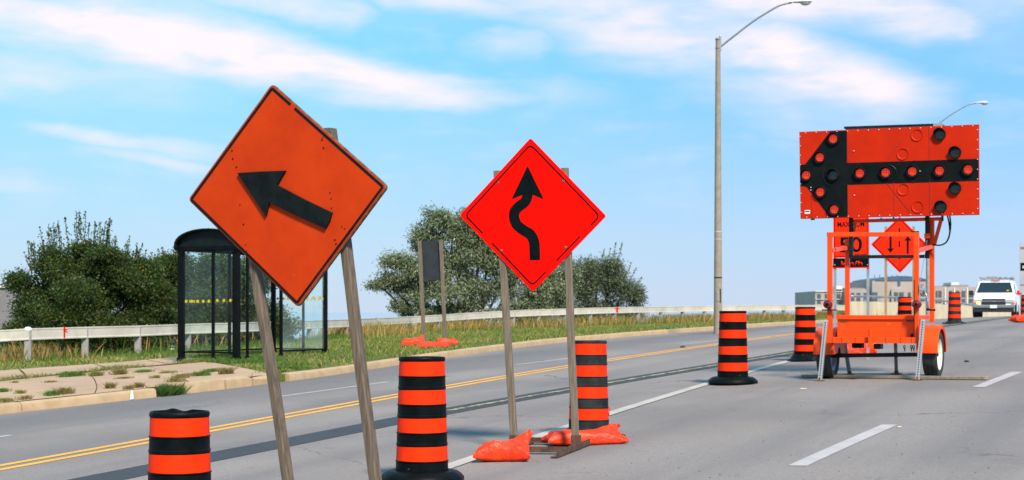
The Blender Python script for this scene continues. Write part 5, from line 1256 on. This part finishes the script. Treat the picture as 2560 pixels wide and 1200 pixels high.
for p0 in np.arange(7, P_SW, .11):                          # the long grown-over seam between the two rows of slabs
    ws_ = float(w_seam(np.array([p0 + SK * 4.5]))[0]); p_ = p0 + SK * ws_; dn = .5 + noise.noise(Vector((p0 * .7, 2, 1)))
    n = int(max(0, dn) * 60)
    if n < 4: continue
    WP.append(p_ + rng.normal(size=n) * .10); WQ.append(float(qk(np.array([p_]))[0]) + ws_ + rng.normal(size=n) * .13); WH.append(np.full(n, random.uniform(.05, .11))); WC.append(tints(n, random.choice([GRN, YEL, YEL, BRN]), g3, .2))
for x in range(500, 690, 6): tuft(x, random.uniform(896, 910), 10, 60, random.uniform(.06, .12), random.choice([GRN, GRN, YEL]), g3, .25)
for x in range(690, 760, 5): tuft(x, random.uniform(908, 935), 10, 50, random.uniform(.05, .1), random.choice([GRN, YEL]), g3, .3)
WP, WQ, WH, WC = map(np.concatenate, (WP, WQ, WH, WC)); ok = WQ > qk(WP) + .2
blades('weeds', WP[ok], WQ[ok], WH[ok] * .85, .011, WC[ok], lean=.6, zoff=.018)
# the clump growing through the broken kerb, a plant of its own
c = pq(lift(416, 986)); n = 4500; P_ = c[0] - .22 + np.clip(rng.normal(size=n), -2, 2) * .12; Q_ = qk(P_) + rng.uniform(-.03, .088, n)
kg = blades('weed_clump', P_, Q_, rng.uniform(.10, .24, n), .010, tints(n, [(.05, .105, .018), (.075, .135, .025), (.03, .065, .012)], g3), kind='thing', lean=.4, zoff=.0); del kg['kind']; tag(kg, 'green grass clump filling the gap in the broken kerb by the sidewalk', 'weed clump')

# ------------------------------------------------------------------ van
VY = 84.0
PV = Vector(((2484 - XC) * VY / F, VY, 0)); PV.z = float(G(PV.x, PV.y)); fv = Fr(PV, R(-20.5)); rv_ = fv.empty('white_van'); tag(rv_, 'white work van with roof rack driving towards the camera, one headlamp lit', 'van')
sv = 2.16 / 2.08; rv_.scale = (sv * 1.08, sv, sv * .96)
prof = [(-.02, .42), (-.04, .62), (0, .70), (.0, 1.02), (.03, 1.10), (.35, 1.20), (.85, 1.27), (.98, 1.33), (1.62, 1.93), (1.85, 2.02), (2.4, 2.07), (5.2, 2.05), (5.4, 1.9), (5.5, 1.0), (5.5, .42), (4.9, .32), (.4, .32)]
hwz = lambda z: 1.0 - max(0, z - 1.05) * .20 - max(0, .5 - z) * .15
vs = []
for y, z in prof:
    taper = 1 - .06 * max(0, .5 - y) / .5
    for sx in (-1, -.9, 0, .9, 1): vs.append((sx * hwz(z) * taper, y + (.07 if abs(sx) == 1 and y < .4 else 0), z - (.045 if abs(sx) == 1 and z > 1.0 else 0)))
n = 5; N = len(prof); fs = [(i * n + j, i * n + j + 1, ((i + 1) % N) * n + j + 1, ((i + 1) % N) * n + j) for i in range(N) for j in range(n - 1)]
fs += [tuple(i * n for i in range(N)), tuple(i * n + 4 for i in reversed(range(N)))]
MB().add(vs, fs).build('body', M_WHITE, rv_, 'auto', .03)
M_VGLASS = mat('dark_van_glass', (.012, .02, .025), None, .08, spec=.45); M_VDARK = mat('van_dark_trim', (.012, .015, .018), None, .5); M_VGREY = mat('van_grey_trim', (.16, .17, .18), None, .5)
MB().prism([(-.84, 1.00, 1.375), (.84, 1.00, 1.375), (.70, 1.60, 1.925), (-.70, 1.60, 1.925)], (0, -.012, .012)).build('windscreen', M_VGLASS, rv_)
for s in (-1, 1):
    MB().prism([(s * .935, 1.25, 1.33), (s * .935, 2.2, 1.33), (s * .83, 2.2, 1.84), (s * .85, 1.66, 1.84)], (s * .012, 0, 0)).build('side_window', M_VGLASS, rv_)
    m_ = MB().box((s * 1.12, 1.22, 1.36), (.20, .12, .26)); m_.bar((s * .92, 1.25, 1.3), (s * 1.06, 1.24, 1.32), .05, .05); m_.build('wing_mirror', M_VDARK if s < 0 else M_SIGN3, rv_, False, .03)
    MB().box((s * .74, -.035, .90), (.40, .05, .17)).build('headlamp', mat('headlamp_lens', (.5, .5, .48), None, .15, metal=.3), rv_, False, .02)
    MB().box((s * .90, -.02, .80), (.18, .06, .09)).build('indicator_lamp', mat('indicator_orange', (.75, .17, .01), None, .3), rv_, False, .02)
    for y in (.95, 4.4): 
        wb = MB().lathe([(.001, -.1), (.2, -.11), (.34, -.1), (.36, -.06), (.36, .06), (.34, .1), (.2, .11), (.001, .1)], 24, (s * .88, y, .36), axis='x'); wh = wb.build('wheel', M_TYRE, rv_, 'auto')
        MB().lathe([(.001, s * .112), (.19, s * .114), (.21, s * .11)], 20, (s * .88, y, .36), axis='x').build('rim', M_GALV, wh)
    MB().lathe([(.001, .0), (.44, .0), (.44, .01)], 24, (s * 1.0, .95, .42), axis='x').build('wheel_arch', M_VDARK, rv_)
MB().box((-.70, -.075, .80), (.17, .03, .12)).build('lit_headlamp', mat('lit_headlamp', (.8, .6, .2), None, .3, emit=(1.0, .62, .16), estr=1.3), rv_, False, .02)
MB().box((0, -.03, .98), (1.06, .05, .085)).build('grille', M_VDARK, rv_, False, .01); MB().box((0, -.03, .79), (1.10, .05, .17)).build('grille', M_VDARK, rv_, False, .01); MB().box((0, -.045, .89), (1.10, .05, .06)).build('grille_bar', M_VGREY, rv_, False, .01); MB().box((0, -.075, .89), (.16, .02, .05)).build('badge', M_GALV, rv_)
MB().box((0, -.06, .61), (1.96, .16, .18)).build('bumper', M_VGREY, rv_, False, .04); MB().box((0, .02, .42), (1.86, .22, .24)).build('bumper_skirt', M_VDARK, rv_, False, .03)
MB().box((0.0, -.15, .60), (.32, .02, .16)).build('number_plate', mat('plate_white', (.7, .7, .72), None, .5), rv_)
rk = MB()
for y in (1.9, 3.2, 4.6): rk.bar((-.72, y, 2.18), (.72, y, 2.18), .05, .05); rk.box((-.70, y, 2.11), (.05, .05, .14)); rk.box((.70, y, 2.11), (.05, .05, .14))
for x in (-.74, .74, .2, .45): rk.bar((x, 1.7, 2.22), (x, 5.0, 2.22), .05, .05, (0, 0, 1))
rk.box((-.2, 2.2, 2.22), (.5, .6, .08)); rk.build('roof_rack', M_ALU, rv_)
MB().box((.02, 1.72, 2.06), (.42, .12, .06)).build('roof_light', mat('red_marker', (.5, .05, .04), None, .4), rv_, False, .01)
MB().box((.60, 1.06, 1.46), (.11, .012, .10)).build('yellow_sticker', M_YDOT, rv_)
# ------------------------------------------------------------------ signboard cut by the right edge
EY = 60.0
PE = Vector(((2588 - XC) * EY / F, EY, 0)); PE.z = float(G(PE.x, PE.y)); fe = Fr(PE, R(-20)); re = fe.empty('signboard'); tag(re, 'grey signboard with a black band standing at the right picture edge', 'signboard')
AE = fe.at; M_SGREY = mat('pale_grey_board', (.42, .40, .42), (.36, .35, .37), .6, 1.5)
MB().prism([AE(*p) for p in ((2549, 607), (2640, 603), (2640, 730), (2549, 732))], (0, .04, 0)).build('board_panel', M_SGREY, re, False, .004)
for a, b_, m_, nm in ((657, 677, M_INK2, 'black_band'), (617, 623, M_VGREY, 'grey_band'), (711, 714, M_VGREY, 'grey_band')): MB().prism([AE(*p) + Vector((0, -.006, 0)) for p in ((2551, a), (2639, a - 1), (2639, b_ - 1), (2551, b_))], (0, .003, 0)).build(nm, m_, re)
MB().prism([AE(*p) + Vector((0, -.012, 0)) for p in ((2556, 664), (2570, 664), (2570, 671), (2556, 671))], (0, .003, 0)).build('white_mark', M_SGREY, re)
for x in (2552, 2632):
    a, b_ = AE(x, 606, .07), AE(x, 800, .07); b_.z = -.05; MB().bar(b_, a, .06, .05).build('post', M_GREYSTEEL, re)
v_ = gp(2556, 806); sandbag('sandbag', v_, R(15), .7, .45, .22, 44, 'red-orange sandbag cut by the right picture edge below the grey signboard')
# ------------------------------------------------------------------ buildings beyond the bridge
BY = 420.0; sb4 = F / BY
def bpx(cx, cy): return (2020 + cx / 6.095, 660 + cy / 6.095)
def building(name, label, px0, px1, ytop, depth, Y=BY):
    x0, x1 = (px0 - XC) * Y / F, (px1 - XC) * Y / F; zt_ = HC - (ytop - YH) * Y / F; root = empty(name, ((x0 + x1) / 2, Y, -5.5)); tag(root, label, 'building', 'office buildings beyond the bridge'); W_ = x1 - x0
    MB().bb((-W_ / 2, 0, 0), (W_ / 2, depth, zt_ + 5.5)).build('wall', M_BWALL, root)
    def rect(xa, ya, xb, yb, nm, m_, d=.12, dep=.10):
        f_ = lambda x: (x - XC) * Y / F - (x0 + x1) / 2; g_ = lambda y: HC - (y - YH) * Y / F + 5.5
        return MB().bb((f_(xa), -d, g_(yb)), (f_(xb), -d + dep, g_(ya))).build(nm, m_, root)
    def roofbox(xa, ya, xb, m_, nm='roof_block', d0=3, dd=8):
        f_ = lambda x: (x - XC) * Y / F - (x0 + x1) / 2; return MB().bb((f_(xa), d0, zt_ + 5.5), (f_(xb), d0 + dd, HC - (ya - YH) * Y / F + 5.5)).build(nm, m_, root)
    return root, rect, roofbox
rA, rect, roofb = building('office_building', 'low pink-grey office building with tall dark windows at the left end of the far row', 2038, 2124, 728, 30)
for x in (2043, 2062, 2092, 2108): rect(x, 735, x + 9, 746, 'window', M_BWIN); rect(x, 749, x + 9, 759, 'window', M_BWIN)
rect(2038, 748, 2124, 749, 'cornice', M_BWHITE, .3, .2); rect(2038, 727.5, 2124, 729.5, 'cornice', M_BWHITE, .3, .2)
roofb(2095, 714.5, 2111, M_BWHITE, 'penthouse'); roofb(2092, 723, 2128, M_BGREY); 
rB, rect, roofb = building('office_building', 'far office building with a tall centre block under a curved blue roof', 2124, 2337, 723, 40, BY - 8)
def bx2(xa, ya, xb, yb, d0, d1, nm, m_):
    Y = BY - 8; f_ = lambda x: (x - XC) * Y / F - ((2124 - XC) + (2337 - XC)) / 2 * Y / F; g_ = lambda y: HC - (y - YH) * Y / F + 5.5
    return MB().bb((f_(xa), d0, g_(yb)), (f_(xb), d1, g_(ya))).build(nm, m_, rB)
cbk = bx2(2176, 702, 2315, 800, -2.0, 30, 'centre_block', M_BWALL); bx2(2222, 724, 2262, 800, -3.0, -2.1, 'entrance_bay', M_BWALL)
Yb = BY - 8; f_ = lambda x: (x - XC) * Yb / F - ((2124 - XC) + (2337 - XC)) / 2 * Yb / F; g_ = lambda y: HC - (y - YH) * Yb / F + 5.5
arc = [(f_(x), 0, g_(y)) for x, y in ((2184, 702), (2184, 698.5), (2200, 694.5), (2220, 691.5), (2240, 690.3), (2262, 690.3), (2282, 692.5), (2300, 695.5), (2313, 699), (2313, 702))]
MB().prism([Vector((x, -2.2, z)) for x, y, z in arc], (0, 28, 0)).build('curved_roof', M_BROOF, rB)
bx2(2239, 700, 2246, 715, -2.15, -2.02, 'blue_panel', M_BROOF)
for x in (2195, 2208, 2227, 2239, 2252): bx2(x, 686, x + 1.5, 694, 4, 4.4, 'roof_vent', M_BGREY)
for x, w_ in ((2127, 9), (2141, 10), (2159, 10)): rect(x, 732, x + w_, 738, 'window', M_BWIN); rect(x, 744, x + w_, 752, 'window', M_BWIN)
for x, w_ in ((2176, 13), (2228, 10), (2241, 11), (2261, 11), (2278, 12), (2296, 12), (2318, 12)): bx2(x, 731, x + w_, 740, -3.15, -3.02, 'window', M_BWIN) if 2222 < x < 2260 else bx2(x, 731, x + w_, 740, -2.15, -2.02, 'window', M_BWIN); bx2(x, 745, x + w_, 752, -3.15 if 2222 < x < 2260 else -2.15, -3.02 if 2222 < x < 2260 else -2.02, 'window', M_BWIN)
roofb(2128, 719, 2176, M_BGREY)
rC, rect, roofb = building('office_building', 'far office building with tall windows, behind the drum beside the van', 2337, 2450, 717, 30, BY + 4)
for x, w_ in ((2339, 5), (2346, 8), (2372, 8), (2390, 8), (2404, 9), (2422, 12), (2440, 8)): rect(x, 727, x + w_, 743, 'window', M_BWIN); rect(x, 747, x + w_, 757, 'window', M_BWIN)
for x in (2361, 2384, 2416): rect(x, 719, x + 3, 760, 'pilaster', M_BWHITE, .3, .2)
roofb(2386, 705.5, 2405, M_BWHITE, 'penthouse'); roofb(2340, 714.5, 2382, M_BGREY); roofb(2378, 712, 2424, M_BGREY, d0=1)
# little building far left
LY = 75.0; PL = Vector(((10 - XC) * LY / F, LY, -5.0)); rl = empty('utility_building', PL); tag(rl, 'plain grey building with a dark chimney pipe at the left picture edge', 'building')
g_ = lambda y: HC - (y - YH) * LY / F + 5.0
MB().bb((-2.2, 0, 0), (.60, 6, g_(719))).build('wall', mat('grey_render', (.185, .175, .18), (.16, .15, .155), .9, .8), rl); MB().bb((-2.3, -.1, g_(719)), (.66, 6, g_(714))).build('roof_edge', M_BWHITE, rl)
MB().lathe([(.10, g_(715)), (.10, g_(695)), (.13, g_(695)), (.13, g_(692)), (.001, g_(692))], 14, (.12, .5, 0)).build('chimney_pipe', M_DKPANEL, rl)
# ------------------------------------------------------------------ small debris
def rock(x, y, r, label, m_, seed, name='stone', flat=.6, cat='stone', group='stones on the road'):
    v_ = gp(x, y); bm = bmesh.new(); bmesh.ops.create_icosphere(bm, subdivisions=3, radius=1)
    for v in bm.verts: k = 1 + .35 * noise.noise(v.co * 1.3 + Vector((seed, 0, 0))) + .12 * noise.noise(v.co * 4 + Vector((seed, 3, 0))); v.co = Vector((v.co.x * r * k * 1.25, v.co.y * r * k, max(v.co.z * r * k * flat + r * flat * .6, 0)))
    me = bpy.data.meshes.new(name); bm.to_mesh(me); bm.free(); me.materials.append(m_); me.shade_smooth(); o = bpy.data.objects.new(name, me); COL.objects.link(o); o.location = v_; o.rotation_euler = (0, 0, seed); return tag(o, label, cat, group)
M_STONE = mat('dark_stone', (.045, .038, .032), (.09, .075, .06), .9, 12, bump=.01)
rock(1708, 869, .055, 'dark stone lying beside the yellow lines left of the drum with the rubber ring', M_STONE, 1.0)
rock(2417, 905, .036, 'small black stone on the road right of the trailer wheel', M_STONE, 2.3)
for i, (x, y, L_, an, lb) in enumerate(((2008, 973, .09, .1, 'pale wood chip on the asphalt below the left jack leg of the trailer'), (2248, 1069, .045, .2, 'tiny pale wood chip beside the near white lane dash'))):
    v_ = gp(x, y); o = MB().box((0, 0, .008), (L_, .022, .012)).build('wood_chip', mat('fresh_wood', (.55, .45, .32), None, .8), None, False, .003); o.location = v_; o.rotation_euler = (0, 0, an); tag(o, lb, 'wood chip', 'wood chips on the road')
g = MB(); 
for i in range(260):
    x, y = random.uniform(1150, 2560), random.uniform(890, 1200)
    if random.random() < .5: x = random.uniform(2250, 2560); y = random.uniform(830, 930)
    try: v_ = gp(x, y)
    except Exception: continue
    r = random.uniform(.004, .010); g.add([v_ + Vector((r * math.cos(a) * random.uniform(.7, 1.3), r * math.sin(a) * random.uniform(.7, 1.3), 0)) for a in np.linspace(0, 6.28, 6)[:-1]] + [v_ + Vector((0, 0, r * .9))], [(0, 1, 5), (1, 2, 5), (2, 3, 5), (3, 4, 5), (4, 0, 5)])
tag(g.build('gravel', M_STONE), kind='stuff')
lt = rock(430, 879, .07, 'crumpled white litter on the grass left of the bus shelter', M_WHITE, 4.0, 'litter', .45, 'litter', None); vz = verge(430, 879); lt.location = vz + Vector((0, 0, .04))
if 'group' in lt: del lt['group']
